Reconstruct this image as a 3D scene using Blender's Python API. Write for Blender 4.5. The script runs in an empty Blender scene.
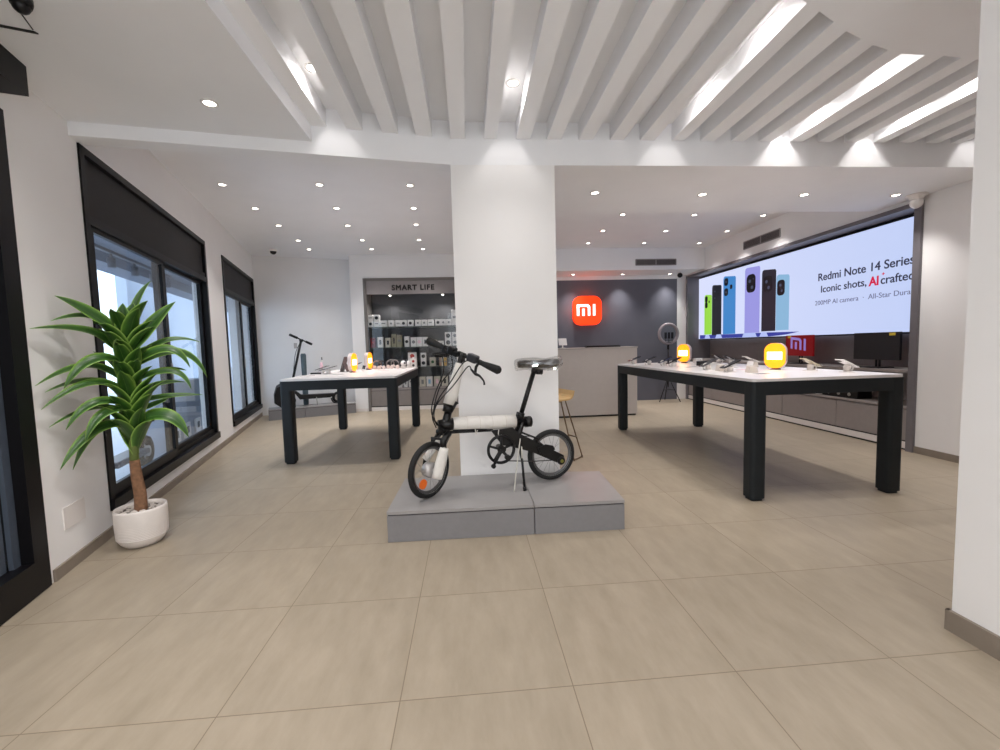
import bpy, bmesh, math, random
from mathutils import Vector, Matrix
random.seed(7)
PI = math.pi
S = bpy.context.scene
COL = S.collection

# ------------------------------------------------------------------ camera
cam_d = bpy.data.cameras.new('camera'); cam = bpy.data.objects.new('camera', cam_d); COL.objects.link(cam)
cam_d.sensor_width = 36; cam_d.lens = 420.5 / 1000 * 36; cam_d.clip_start = 0.02; cam_d.clip_end = 200
YAW, PITCH, ROLL, CAM_H = .0741, .0684, -.0271, 1.2384
fw = Vector((math.sin(YAW), math.cos(YAW), 0)); rt = Vector((math.cos(YAW), -math.sin(YAW), 0)); up = Vector((0, 0, 1))
f2 = fw * math.cos(PITCH) - up * math.sin(PITCH); u2 = up * math.cos(PITCH) + fw * math.sin(PITCH)
r3 = rt * math.cos(ROLL) + u2 * math.sin(ROLL); u3 = u2 * math.cos(ROLL) - rt * math.sin(ROLL)
M = Matrix((r3, u3, -f2)).transposed().to_4x4(); M.translation = Vector((0, 0, CAM_H))
cam.matrix_world = M
S.camera = cam
# ------------------------------------------------------------------ world, exposure
S.view_settings.view_transform = 'Standard'; S.view_settings.look = 'None'
S.view_settings.gamma = 1; S.view_settings.use_curve_mapping = False
S.view_settings.exposure = 0.14
W = bpy.data.worlds.new('World'); S.world = W; W.use_nodes = True
bg = W.node_tree.nodes['Background']; bg.inputs[0].default_value = (0.90, 0.95, 1.0, 1); bg.inputs[1].default_value = 2.5
SPOT_W = 27.5; SPOT_COL = (1.0, .965, .94)

# ------------------------------------------------------------------ materials
def lin(c):
    return tuple(((v / 255) / 12.92 if v / 255 <= .04045 else (((v / 255) + .055) / 1.055) ** 2.4) for v in c)
MATS = {}
def mat(name, rgb, rough=.6, metal=0., emit=None, es=0., noise=.04, nscale=12, bump=0., spec=.5, coat=0.):
    if name in MATS: return MATS[name]
    m = bpy.data.materials.new(name); m.use_nodes = True; nt = m.node_tree; b = nt.nodes['Principled BSDF']
    c = lin(rgb)
    b.inputs['Roughness'].default_value = rough; b.inputs['Metallic'].default_value = metal
    b.inputs['Specular IOR Level'].default_value = spec
    b.inputs['Coat Weight'].default_value = coat
    b.inputs['Base Color'].default_value = (*c, 1)
    tc = nt.nodes.new('ShaderNodeTexCoord')
    n = nt.nodes.new('ShaderNodeTexNoise'); n.inputs['Scale'].default_value = nscale; n.inputs['Detail'].default_value = 4
    nt.links.new(tc.outputs['Object'], n.inputs['Vector'])
    if noise > 0:
        r = nt.nodes.new('ShaderNodeValToRGB')
        r.color_ramp.elements[0].position = .3; r.color_ramp.elements[1].position = .7
        r.color_ramp.elements[0].color = (*[v * (1 - noise) for v in c], 1)
        r.color_ramp.elements[1].color = (*[min(1, v * (1 + noise)) for v in c], 1)
        nt.links.new(n.outputs['Fac'], r.inputs[0]); nt.links.new(r.outputs[0], b.inputs['Base Color'])
    if bump > 0:
        bp = nt.nodes.new('ShaderNodeBump'); bp.inputs['Strength'].default_value = bump; bp.inputs['Distance'].default_value = .01
        nt.links.new(n.outputs['Fac'], bp.inputs['Height']); nt.links.new(bp.outputs[0], b.inputs['Normal'])
    if emit:
        b.inputs['Emission Color'].default_value = (*lin(emit), 1); b.inputs['Emission Strength'].default_value = es
    MATS[name] = m
    return m
def glass(name, tint=(1, 1, 1), refl=1.0, dark=0.0):
    m = bpy.data.materials.new(name); m.use_nodes = True; nt = m.node_tree; nt.nodes.clear()
    o = nt.nodes.new('ShaderNodeOutputMaterial'); mx = nt.nodes.new('ShaderNodeMixShader')
    t = nt.nodes.new('ShaderNodeBsdfTransparent'); t.inputs[0].default_value = (*tint, 1)
    g = nt.nodes.new('ShaderNodeBsdfGlossy'); g.inputs['Roughness'].default_value = .02
    f = nt.nodes.new('ShaderNodeLayerWeight'); f.inputs[0].default_value = .5
    pw = nt.nodes.new('ShaderNodeMath'); pw.operation = 'POWER'; pw.inputs[1].default_value = 4.5; nt.links.new(f.outputs['Facing'], pw.inputs[0])
    mm = nt.nodes.new('ShaderNodeMath'); mm.operation = 'MULTIPLY_ADD'; mm.inputs[1].default_value = .8 * min(refl, 1.2); mm.inputs[2].default_value = .03 * refl
    nt.links.new(pw.outputs[0], mm.inputs[0]); nt.links.new(mm.outputs[0], mx.inputs[0])
    nt.links.new(t.outputs[0], mx.inputs[1]); nt.links.new(g.outputs[0], mx.inputs[2]); nt.links.new(mx.outputs[0], o.inputs[0])
    return m
WALL = mat('wall_paint', (242, 240, 239), .85, noise=.012, nscale=3)
CEIL = mat('ceiling_paint', (244, 244, 246), .9, noise=.012, nscale=3)
BLACKM = mat('black_aluminium', (12, 11, 14), .4, noise=.05, spec=.2)
ROLLER = mat('dark_roller_box', (44, 42, 43), .55, noise=.03, spec=.2)
TABLEM = mat('charcoal_table_metal', (32, 36, 39), .5, noise=.03, spec=.25)
TOPM = mat('white_table_laminate', (228, 222, 220), .30, noise=.01)
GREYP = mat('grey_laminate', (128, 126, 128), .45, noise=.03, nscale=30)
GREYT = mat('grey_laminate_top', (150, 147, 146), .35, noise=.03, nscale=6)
TAUPE = mat('taupe_grey_laminate', (150, 142, 139), .5, noise=.03, nscale=20)
TAUPED = mat('dark_taupe_panel', (142, 134, 132), .55, noise=.03)
SLATE = mat('slate_blue_grey_wall', (98, 99, 109), .6, noise=.03, nscale=5)
COUNTER = mat('beige_grey_counter', (196, 187, 180), .5, noise=.02)
BASEB = mat('stone_baseboard', (138, 126, 114), .5, noise=.06)
DARKGAP = mat('dark_shadow_gap', (22, 20, 22), .7)
WHITEP = mat('white_plastic', (232, 226, 222), .4, noise=.01)
WHITEG = mat('white_gloss', (236, 232, 230), .25, noise=.01)
BLACKP = mat('black_plastic', (14, 13, 15), .38, noise=.05, spec=.35)
BLACKF = mat('black_frame_paint', (11, 10, 11), .35, noise=.05, spec=.4)
RUBBER = mat('black_rubber', (20, 20, 21), .75, noise=.08, nscale=40)
CHROME = mat('brushed_steel', (170, 168, 165), .3, metal=1.)
RIM = mat('rim_metal', (120, 120, 122), .35, metal=.9)
FOAM = mat('white_foam_wrap', (226, 222, 216), .7, noise=.04, nscale=20, bump=.3)
BRONZE = mat('bronze_wire', (120, 100, 80), .35, metal=.8)
WOOD = mat('light_wood', (205, 170, 118), .45, noise=.08, nscale=9)
ORANGE_R = mat('orange_reflector', (235, 110, 30), .3)
SCREENB = mat('dark_monitor_glass', (36, 35, 38), .3)
PHONEB = mat('black_phone_glass', (26, 26, 32), .12)
GREYPH = mat('grey_phone', (92, 88, 90), .3)
BLUEPH = mat('blue_phone', (60, 74, 110), .2)
PINK = mat('pink_plastic', (236, 196, 206), .4)
TEAL = mat('grey_teal_fabric', (92, 108, 116), .8, noise=.15, nscale=25)
GLASSW = glass('window_glass', (.86, .93, 1.0), 1.0)
GLASSC = glass('cabinet_glass', (.95, .96, .97), 1.0)
GLASSD = glass('dark_reflection_door_glass', (.10, .13, .17), 1.3)  # dark reflection in the pane is put into its tint
PLASTIC_CLEAR = glass('clear_plastic_film', (.90, .90, .90), 7.0)
RED = mat('red_plastic', (170, 26, 28), .4)
LENS = mat('downlight_lens', (255, 250, 240), .5, emit=(255, 244, 228), es=14., noise=0)
LAMPO = mat('orange_lamp_glow', (255, 150, 20), .5, emit=(255, 150, 12), es=1.35, noise=0)
LAMPW = mat('white_lamp_glow', (255, 250, 230), .5, emit=(255, 246, 225), es=3.0, noise=0)
LAMPG = mat('lamp_shell', (206, 190, 186), .3)
LOGOO = mat('orange_logo_glow', (255, 60, 10), .5, emit=(255, 58, 10), es=1.1, noise=0)
LOGOW = mat('white_logo_letters', (255, 255, 255), .5, emit=(255, 250, 245), es=1.0, noise=0)

# floor tiles
def floor_mat():
    m = bpy.data.materials.new('porcelain_floor_tiles'); m.use_nodes = True; nt = m.node_tree; b = nt.nodes['Principled BSDF']
    L = nt.links
    def math_(op, a=None, b_=None, c=None):
        n = nt.nodes.new('ShaderNodeMath'); n.operation = op
        for i, v in enumerate((a, b_, c)):
            if v is None: continue
            if isinstance(v, (int, float)): n.inputs[i].default_value = v
            else: L.new(v, n.inputs[i])
        return n.outputs[0]
    tc = nt.nodes.new('ShaderNodeTexCoord'); sp = nt.nodes.new('ShaderNodeSeparateXYZ'); L.new(tc.outputs['Object'], sp.inputs[0])
    u = math_('DIVIDE', math_('ADD', sp.outputs[0], 1.5184 + 62), .62)
    v = math_('DIVIDE', math_('ADD', sp.outputs[1], -2.046 + 62), .62)
    fu, fv = math_('FRACT', u), math_('FRACT', v)
    g = .0032
    def edge(f): return math_('LESS_THAN', math_('MINIMUM', f, math_('SUBTRACT', 1., f)), g)
    grout = math_('MAXIMUM', edge(fu), edge(fv))
    cb = nt.nodes.new('ShaderNodeCombineXYZ'); L.new(math_('FLOOR', u), cb.inputs[0]); L.new(math_('FLOOR', v), cb.inputs[1])
    wn = nt.nodes.new('ShaderNodeTexWhiteNoise'); L.new(cb.outputs[0], wn.inputs[0])
    va = nt.nodes.new('ShaderNodeVectorMath'); va.operation = 'MULTIPLY_ADD'
    L.new(wn.outputs['Color'], va.inputs[0]); va.inputs[1].default_value = (20, 20, 20); L.new(tc.outputs['Object'], va.inputs[2])
    mp = nt.nodes.new('ShaderNodeMapping'); mp.inputs['Scale'].default_value = (5, 1.5, 1); mp.inputs['Rotation'].default_value = (0, 0, .35)
    L.new(va.outputs[0], mp.inputs[0])
    n1 = nt.nodes.new('ShaderNodeTexNoise'); n1.inputs['Scale'].default_value = 2.2; n1.inputs['Detail'].default_value = 8; n1.inputs['Roughness'].default_value = .65
    L.new(mp.outputs[0], n1.inputs['Vector'])
    cr = nt.nodes.new('ShaderNodeValToRGB'); cr.color_ramp.elements[0].position = .3; cr.color_ramp.elements[1].position = .72
    cr.color_ramp.elements[0].color = (*lin((149, 137, 119)), 1); cr.color_ramp.elements[1].color = (*lin((166, 153, 135)), 1)
    L.new(n1.outputs['Fac'], cr.inputs[0])
    hv = nt.nodes.new('ShaderNodeHueSaturation'); L.new(cr.outputs[0], hv.inputs['Color'])
    L.new(math_('MULTIPLY_ADD', wn.outputs['Value'], .05, .975), hv.inputs['Value'])
    mx = nt.nodes.new('ShaderNodeMix'); mx.data_type = 'RGBA'; L.new(grout, mx.inputs['Factor'])
    L.new(hv.outputs[0], mx.inputs['A']); mx.inputs['B'].default_value = (*lin((124, 110, 92)), 1)
    L.new(mx.outputs['Result'], b.inputs['Base Color'])
    L.new(math_('MULTIPLY_ADD', n1.outputs['Fac'], .14, .34), b.inputs['Roughness'])
    b.inputs['Specular IOR Level'].default_value = .4
    return m
FLOOR = floor_mat()

# ------------------------------------------------------------------ mesh helpers
class MB:
    def __init__(s): s.bm = bmesh.new(); s.mi = 0
    def _fin(s, vs, faces=None):
        pass
    def box(s, lo, hi, rz=0, bev=0, seg=2, piv=None):
        lo, hi = Vector(lo), Vector(hi); c = (lo + hi) / 2; d = hi - lo
        r = bmesh.ops.create_cube(s.bm, size=1)['verts']
        for v in r: v.co = Vector((v.co.x * d.x, v.co.y * d.y, v.co.z * d.z))
        if bev:
            es = list({e for v in r for e in v.link_edges})
            rr = bmesh.ops.bevel(s.bm, geom=es, offset=bev, segments=seg, affect='EDGES', profile=.5)
            r = list({v for f in rr['faces'] for v in f.verts} | {v for v in r if v.is_valid})
        pv = Vector(piv) if piv is not None else c
        R = Matrix.Rotation(rz, 3, 'Z')
        for v in r:
            if v.is_valid: v.co = R @ (v.co + c - pv) + pv
        return s
    def obox(s, c, size, R, bev=0, seg=2):   # oriented box
        r = bmesh.ops.create_cube(s.bm, size=1)['verts']
        for v in r: v.co = Vector((v.co.x * size[0], v.co.y * size[1], v.co.z * size[2]))
        if bev:
            es = list({e for v in r for e in v.link_edges})
            rr = bmesh.ops.bevel(s.bm, geom=es, offset=bev, segments=seg, affect='EDGES', profile=.5)
            r = list({v for f in rr['faces'] for v in f.verts} | {v for v in r if v.is_valid})
        for v in r:
            if v.is_valid: v.co = R @ v.co + Vector(c)
        return s
    def cyl(s, a, b, r0, r1=None, n=16, caps=True):
        a, b = Vector(a), Vector(b); r1 = r0 if r1 is None else r1
        z = (b - a).normalized(); x = z.orthogonal().normalized(); y = z.cross(x)
        A = [s.bm.verts.new(a + (x * math.cos(t) + y * math.sin(t)) * r0) for t in [2 * PI * i / n for i in range(n)]]
        B = [s.bm.verts.new(b + (x * math.cos(t) + y * math.sin(t)) * r1) for t in [2 * PI * i / n for i in range(n)]]
        for i in range(n):
            f = s.bm.faces.new((A[i], A[(i + 1) % n], B[(i + 1) % n], B[i])); f.smooth = True
        if caps: s.bm.faces.new(A[::-1]); s.bm.faces.new(B)
        return s
    def tube(s, pts, r, n=10, closed=False, smooth=1):
        P = [Vector(p) for p in pts]
        if smooth > 1: P = catmull(P, smooth, closed)
        k = len(P); rs = r if isinstance(r, (list, tuple)) else None
        rings = []; prev = None
        for i, p in enumerate(P):
            if closed: t = (P[(i + 1) % k] - P[i - 1])
            else: t = P[min(i + 1, k - 1)] - P[max(i - 1, 0)]
            t.normalize()
            if prev is None: x = t.orthogonal().normalized()
            else: x = (prev - t * prev.dot(t)); x = x.normalized() if x.length > 1e-6 else t.orthogonal().normalized()
            prev = x; y = t.cross(x)
            if rs: q = i / (k - 1) * (len(rs) - 1); j = min(int(q), len(rs) - 2); rad = rs[j] + (rs[j + 1] - rs[j]) * (q - j)
            else: rad = r
            rings.append([s.bm.verts.new(p + (x * math.cos(a) + y * math.sin(a)) * rad) for a in [2 * PI * m_ / n for m_ in range(n)]])
        m2 = k if closed else k - 1
        for i in range(m2):
            A, B = rings[i], rings[(i + 1) % k]
            for j in range(n):
                f = s.bm.faces.new((A[j], A[(j + 1) % n], B[(j + 1) % n], B[j])); f.smooth = True
        if not closed: s.bm.faces.new(rings[0][::-1]); s.bm.faces.new(rings[-1])
        return s
    def lathe(s, prof, c=(0, 0, 0), n=32, axis=None, capa=True, capb=True):
        c = Vector(c); z = Vector(axis or (0, 0, 1)).normalized(); x = z.orthogonal().normalized(); y = z.cross(x)
        R = [[s.bm.verts.new(c + (x * math.cos(2 * PI * i / n) + y * math.sin(2 * PI * i / n)) * r + z * h) for i in range(n)] for r, h in prof]
        for A, B in zip(R, R[1:]):
            for i in range(n):
                f = s.bm.faces.new((A[i], A[(i + 1) % n], B[(i + 1) % n], B[i])); f.smooth = True
        if capa: s.bm.faces.new(R[0][::-1])
        if capb: s.bm.faces.new(R[-1])
        return s
    def prism(s, poly, z0, z1):
        A = [s.bm.verts.new((x, y, z0)) for x, y in poly]; B = [s.bm.verts.new((x, y, z1)) for x, y in poly]
        n = len(A); s.bm.faces.new(A[::-1]); s.bm.faces.new(B)
        for i in range(n): s.bm.faces.new((A[i], A[(i + 1) % n], B[(i + 1) % n], B[i]))
        return s
    def extr(s, poly3, d):      # planar polygon in 3D extruded by vector d
        d = Vector(d); A = [s.bm.verts.new(p) for p in poly3]; B = [s.bm.verts.new(Vector(p) + d) for p in poly3]
        n = len(A); s.bm.faces.new(A[::-1]); s.bm.faces.new(B)
        for i in range(n): s.bm.faces.new((A[i], A[(i + 1) % n], B[(i + 1) % n], B[i]))
        return s
    def sph(s, c, r, sx=1, sy=1, sz=1, u=16, v=10):
        q = bmesh.ops.create_uvsphere(s.bm, u_segments=u, v_segments=v, radius=r)['verts']
        for w in q: w.co = Vector((w.co.x * sx, w.co.y * sy, w.co.z * sz)) + Vector(c)
        for w in q:
            for f in w.link_faces: f.smooth = True
        return s
    def torus(s, c, R, r, axis, n=40, m=10, a0=0, a1=2 * PI):
        c = Vector(c); z = Vector(axis).normalized(); x = z.orthogonal().normalized(); y = z.cross(x)
        full = abs(a1 - a0 - 2 * PI) < 1e-6
        pts = [c + (x * math.cos(a0 + (a1 - a0) * i / n) + y * math.sin(a0 + (a1 - a0) * i / n)) * R for i in range(n if full else n + 1)]
        return s.tube(pts, r, m, closed=full)
    def build(s, name, m, parent=None, off=(0, 0, 0)):
        o3 = Vector(off)
        for v in s.bm.verts: v.co = v.co - o3
        bmesh.ops.recalc_face_normals(s.bm, faces=s.bm.faces)
        me = bpy.data.meshes.new(name); s.bm.to_mesh(me); s.bm.free()
        me.materials.append(m)
        o = bpy.data.objects.new(name, me); COL.objects.link(o)
        if parent: o.parent = parent
        return o
def catmull(P, k, closed=False):
    out = []; n = len(P)
    rng = range(n if closed else n - 1)
    for i in rng:
        g = lambda j: P[j % n] if closed else P[max(0, min(n - 1, j))]
        a, b, c, d = g(i - 1), g(i), g(i + 1), g(i + 2)
        for q in range(k):
            t = q / k
            out.append(.5 * ((2 * b) + (c - a) * t + (2 * a - 5 * b + 4 * c - d) * t * t + (-a + 3 * b - 3 * c + d) * t ** 3))
    if not closed: out.append(P[-1].copy())
    return out
def thing(name, label, cat, loc=(0, 0, 0), rz=0, group=None):
    o = bpy.data.objects.new(name, None); COL.objects.link(o); o.location = loc; o.rotation_euler = (0, 0, rz)
    o.empty_display_size = .05
    o['label'] = label; o['category'] = cat
    if group: o['group'] = group
    return o
def tag(o, label, cat, group=None):
    o['label'] = label; o['category'] = cat
    if group: o['group'] = group
    return o
def struct(name, mb, m, parent=None):
    o = mb.build(name, m, parent); o['kind'] = 'structure'; return o
def dup(root, loc, rz=None, label=None):
    r = root.copy(); COL.objects.link(r); r.location = loc
    if rz is not None: r.rotation_euler = (0, 0, rz)
    if label: r['label'] = label
    for ch in list(root.children):
        c = ch.copy(); COL.objects.link(c); c.parent = r
        for g in ch.children:
            d = g.copy(); COL.objects.link(d); d.parent = c
    return r
def text(name, body, size, m, mw, parent=None, bold=0., extrude=.002, sx=1., align='LEFT', space=1.):
    cu = bpy.data.curves.new(name, 'FONT'); cu.body = body; cu.size = size; cu.extrude = extrude; cu.bevel_depth = bold; cu.bevel_resolution = 0
    cu.align_x = align; cu.space_character = space
    t = bpy.data.objects.new('tmp', cu); COL.objects.link(t)
    bpy.context.view_layer.update()
    me = bpy.data.meshes.new_from_object(t.evaluated_get(bpy.context.evaluated_depsgraph_get()))
    bpy.data.objects.remove(t)
    for v in me.vertices: v.co = mw @ Vector((v.co.x * sx, v.co.y, v.co.z))
    me.materials.clear(); me.materials.append(m)
    o = bpy.data.objects.new(name, me); COL.objects.link(o)
    if parent: o.parent = parent
    return o
def frame_m(o, x, y):
    x = Vector(x).normalized(); y = Vector(y).normalized(); z = x.cross(y)
    m = Matrix((x, y, z)).transposed().to_4x4(); m.translation = Vector(o); return m

# ================================================================== SHELL
# left wall frame: A origin, d along, n into the room
LA = Vector((-2.33, 2.43, 0)); LD = Vector((-.2755, .9612, 0)).normalized(); LN = Vector((LD.y, -LD.x, 0))
def LW(s, n, z): return LA + LD * s + LN * n + Vector((0, 0, z))
def lbox(mb, s0, s1, n0, n1, z0, z1):
    p = [LW(s0, n0, 0), LW(s1, n0, 0), LW(s1, n1, 0), LW(s0, n1, 0)]
    return mb.prism([(q.x, q.y) for q in p], z0, z1)
f = MB(); f.prism([(-1.2, -2.6), (5.2, -2.6), (5.2, 9.4), (-4.6, 9.4), (-4.35, 9.4), (-2.42, 2.43), (-.98, -2.6)], -.08, 0)
struct('floor', f, FLOOR)
ZF, ZB, ZL = 2.647, 2.842, 2.733
# left wall with door and two windows
WS = [(.635, 3.30), (4.08, 6.30)]; WZ0, WZ1 = .17, 2.64
mb = MB(); T = -.16
lbox(mb, -5.2, -1.75, T, 0, 0, 3.2); lbox(mb, -1.75, -.033, T, 0, 2.5, 3.2); lbox(mb, -.033, WS[0][0], T, 0, 0, 3.2)
lbox(mb, WS[0][1], WS[1][0], T, 0, 0, 3.2); lbox(mb, WS[1][1], 6.9, T, 0, 0, 3.2)
for a, b in WS: lbox(mb, a, b, T, 0, 0, WZ0); lbox(mb, a, b, T, 0, WZ1, 3.2)
struct('wall_left', mb, WALL)
mb = MB(); lbox(mb, 0, 6.35, .0005, .013, 0, .068); struct('baseboard_left', mb, BASEB)
# back left wall, slightly turned
mb = MB(); mb.prism([(-4.5, 8.39), (-2.20, 9.08), (-2.20, 9.25), (-4.5, 8.56)], 0, 3.2); struct('wall_back_left', mb, WALL)
# back wall with the shelf niche
mb = MB()
mb.box((-2.285, 8.6, 0), (-2.035, 9.15, 3.2)); mb.box((-2.035, 8.6, 2.65), (.05, 9.15, 3.2)); mb.box((.05, 8.6, 0), (.45, 9.15, 3.2)); mb.box((-2.035, 9.07, 0), (.05, 9.15, 2.65))
struct('wall_back', mb, WALL)
mb = MB(); mb.box((-2.285, 8.588, 0), (-2.04, 8.5995, .06)); struct('baseboard_back', mb, WHITEP)
mb = MB(); mb.box((.45, 8.7, 2.56), (4.455, 8.85, 3.2)); mb.box((4.455, 8.7, 0), (4.70, 8.85, 3.2)); struct('wall_back_right', mb, WALL)
mb = MB(); mb.box((.45, 8.7, 0), (4.455, 8.85, 2.56)); struct('wall_back_grey', mb, SLATE)
# right wall with display niche
mb = MB()
mb.box((4.66, .9, 0), (4.8, 4.03, 3.2)); mb.box((4.66, 4.03, 2.60), (4.8, 8.8, 3.2)); mb.box((4.66, 8.66, 0), (4.8, 8.8, 2.6))
struct('wall_right', mb, WALL)
mb = MB(); mb.box((5.15, 3.9, 0), (5.25, 8.9, 2.75)); mb.box((4.8, 3.93, 0), (5.15, 4.03, 2.7)); mb.box((4.8, 8.66, 0), (5.15, 8.76, 2.7)); mb.box((4.8, 3.93, 2.60), (5.15, 8.76, 2.7))
struct('wall_niche', mb, TAUPED)
mb = MB(); mb.box((4.63, 4.03, 0), (4.66, 4.10, 2.60)); mb.box((4.63, 4.10, 2.555), (4.66, 8.60, 2.60)); mb.box((4.63, 8.60, 0), (4.66, 8.66, 2.60))
mb.box((4.66, 4.03, 0), (4.80, 4.06, 2.60)); mb.box((4.66, 4.06, 2.575), (5.15, 8.63, 2.60)); mb.box((4.66, 8.63, 0), (5.15, 8.66, 2.6))
struct('trim_niche', mb, mat('niche_frame', (112, 108, 112), .45))
mb = MB(); mb.box((4.648, .95, 0), (4.6595, 4.03, .07)); struct('baseboard_right', mb, BASEB)
mb = MB(); mb.box((1.98, -2.6, 0), (2.25, 1.54, ZB + .02)); mb.box((2.25, .9, 0), (4.8, 1.0, 3.2)); struct('wall_entrance', mb, WALL)
mb = MB(); mb.box((1.965, -2.6, 0), (1.9795, 1.553, .088)); mb.box((1.965, 1.5405, 0), (2.25, 1.553, .088)); struct('baseboard_entrance', mb, BASEB)
# pillar
mb = MB(); mb.box((-.09, 3.371, 0), (.725, 3.80, ZF + .05)); o = struct('wall_pillar', mb, WALL)
# ceilings
def fy(x): return 3.37 if x > -.08 else 3.37 + (x + .08) * .1708
mb = MB(); mb.prism([(-2.75, 2.914), (-.08, 3.37), (5.0, 3.37), (5.0, 4.55), (.70, 4.55), (.70, 3.79), (-.1, 3.79), (-.1, 3.50), (-2.8, 3.04)], ZF, 3.2); struct('ceiling_beam', mb, CEIL)
mb = MB(); mb.prism([(-4.7, 3.0), (.3, 3.0), (.3, 9.3), (-4.7, 9.3)], 3.10, 3.22); struct('ceiling_left', mb, CEIL)
mb = MB(); mb.prism([(.3, 3.4), (5.2, 3.4), (5.2, 9.0), (.3, 9.0)], 3.05, 3.22); struct('ceiling_right', mb, CEIL)
mb = MB(); mb.box((.35, 8.0, 2.635), (4.66, 8.7, 3.06)); struct('ceiling_bulkhead', mb, CEIL)
def wallx(y): return LW((y - 2.43) / LD.y, 0, 0).x
mb = MB(); mb.prism([(wallx(-2.6) - .1, -2.6), (-1.065, -2.6), (-1.065, fy(-1.065) + .01), (-2.75, fy(-2.75) + .01), (wallx(2.8) - .1, 2.8)], ZL, 3.2); struct('ceiling_soffit', mb, CEIL)
# slotted ceiling
mb = MB(); mb.prism([(-1.066, -2.6), (5.0, -2.6), (5.0, 3.38), (-.08, 3.38), (-1.066, 3.2)], 2.97, 3.2); struct('ceiling_slots', mb, CEIL)
REC = [(-.962, -.825, 1), (-.718, -.581, 0), (-.468, -.340, 0), (-.220, -.082, 0), (.029, .176, 0), (.273, .425, 1), (.538, .666, 0), (.780, .919, 0), (1.033, 1.171, 0),
       (1.283, 1.415, 0), (1.533, 1.677, 1), (1.781, 1.915, 0), (2.037, 2.172, 0), (2.286, 2.410, 0), (2.520, 2.675, 1), (2.793, 2.920, 0), (3.033, 3.152, 0), (3.253, 3.413, 1),
       (3.512, 3.640, 0), (3.755, 3.885, 0), (4.0, 4.11, 0), (4.20, 4.34, 1), (4.45, 4.57, 0)]
def yn(x):
    if x < 1.66: return max(.5, 2.01 - .5 * (1.66 - x))
    pts = [(1.66, 2.01), (1.787, 2.065), (2.03, 2.18), (2.30, 2.283), (2.53, 2.339), (2.81, 2.345), (3.07, 2.371), (5.1, 2.45)]
    for (a, p), (b, q) in zip(pts, pts[1:]):
        if x <= b: return p + (q - p) * (x - a) / (b - a)
    return 2.45
edges = [-1.066]
for a, b, _ in REC: edges += [a, b]
edges.append(5.0)
for i in range(0, len(edges), 2):
    a, b = edges[i], edges[i + 1]
    mb = MB(); mb.prism([(a, yn(a) - .0), (b, yn(b) - .0), (b, fy(b) - .001), (a, fy(a) - .001)], ZB, 2.9695)
    struct('trim_%d' % (10 + i // 2), mb, CEIL)
mb = MB()
xs = [-1.066, 1.66, 1.787, 2.03, 2.3, 2.53, 2.81, 3.07, 5.0]
xs = sorted(set([-1.066] + [q for e in REC for q in e[:2]] + [5.0]))
mb.prism([(x, yn(x)) for x in xs][::-1] + [(-1.066, -2.6), (5.0, -2.6)], ZB, 2.9695); struct('ceiling_front', mb, CEIL)
# shutter box over the entrance door and ceiling slot
mb = MB(); lbox(mb, -1.9, -.03, 0, .115, 2.585, ZL); struct('trim_shutter', mb, BLACKM)
mb = MB(); mb.prism([(-2.25, 2.070), (-1.93, 2.178), (-1.925, 2.192), (-2.25, 2.085)], ZL - .006, ZL + .01); mb.prism([(-1.93, 2.17), (-1.925, 2.17), (-1.86, 2.03), (-1.60, 1.45), (-1.607, 1.45), (-1.867, 2.03)], ZL - .002, ZL + .01)
struct('trim_ceiling_slot', mb, DARKGAP)

# ------------------------------------------------------------------ windows and door in the left wall
def make_window(k, s0, s1):
    n0, n1 = -.10, .012
    mb = MB(); fwid = .055
    lbox(mb, s0, s0 + fwid, n0, n1, WZ0, WZ1); lbox(mb, s1 - fwid, s1, n0, n1, WZ0, WZ1)
    lbox(mb, s0, s1, n0, n1, WZ1 - .05, WZ1); lbox(mb, s0, s1, n0, .03, WZ0, WZ0 + .075); lbox(mb, s0, s1, n0, n1, 2.13, 2.19)
    lbox(mb, s0, s1, n0, -.02, WZ0 + .07, WZ0 + .12)
    w = mb.build('window_%d' % k, BLACKM); w['kind'] = 'structure'
    mb = MB(); lbox(mb, s0 + .05, s1 - .05, -.07, -.02, 2.19, WZ1 - .05); lbox(mb, s0 + .05, s1 - .05, -.03, .0, 2.19, 2.24)
    struct('roller_box', mb, ROLLER, w)
    m_ = s0 + (s1 - s0) * .485
    for (a, b, nn) in ((s0 + .05, m_ + .05, -.035), (m_ - .05, s1 - .05, -.075)):
        mb = MB(); e = .07
        lbox(mb, a, a + e, nn, nn + .03, WZ0 + .08, 2.135); lbox(mb, b - e, b, nn, nn + .03, WZ0 + .08, 2.135)
        lbox(mb, a, b, nn, nn + .03, WZ0 + .08, WZ0 + .16); lbox(mb, a, b, nn, nn + .03, 2.095, 2.135)
        sh = struct('sash', mb, BLACKM, w)
        mb = MB(); lbox(mb, a + e, b - e, nn + .012, nn + .018, WZ0 + .16, 2.095); struct('glass_pane', mb, GLASSW, sh)
    mb = MB(); lbox(mb, m_ + .01, m_ + .03, -.005, .008, 1.0, 1.16); struct('sash_handle', mb, CHROME, w)
for i, (a, b) in enumerate(WS): make_window(i + 1, a, b)
mb = MB(); lbox(mb, -.15, -.035, -.12, .012, 0.004, 2.5); lbox(mb, -1.74, -1.62, -.12, .012, .004, 2.5); lbox(mb, -1.62, -.15, -.12, .012, .004, .18); lbox(mb, -1.62, -.15, -.12, .012, 2.38, 2.5)
dr = struct('door_1', mb, BLACKM)
DSTI = mat('dark_blue_grey_stile', (70, 78, 90), .35)
for k_, (a, b, q) in enumerate(((-.20, -.15, -.04), (-.255, -.215, -.06), (-.31, -.27, -.09))):
    mb = MB(); lbox(mb, a, b, q - .02, q, .18, 2.38); struct('stile', mb, DSTI, dr)
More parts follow.
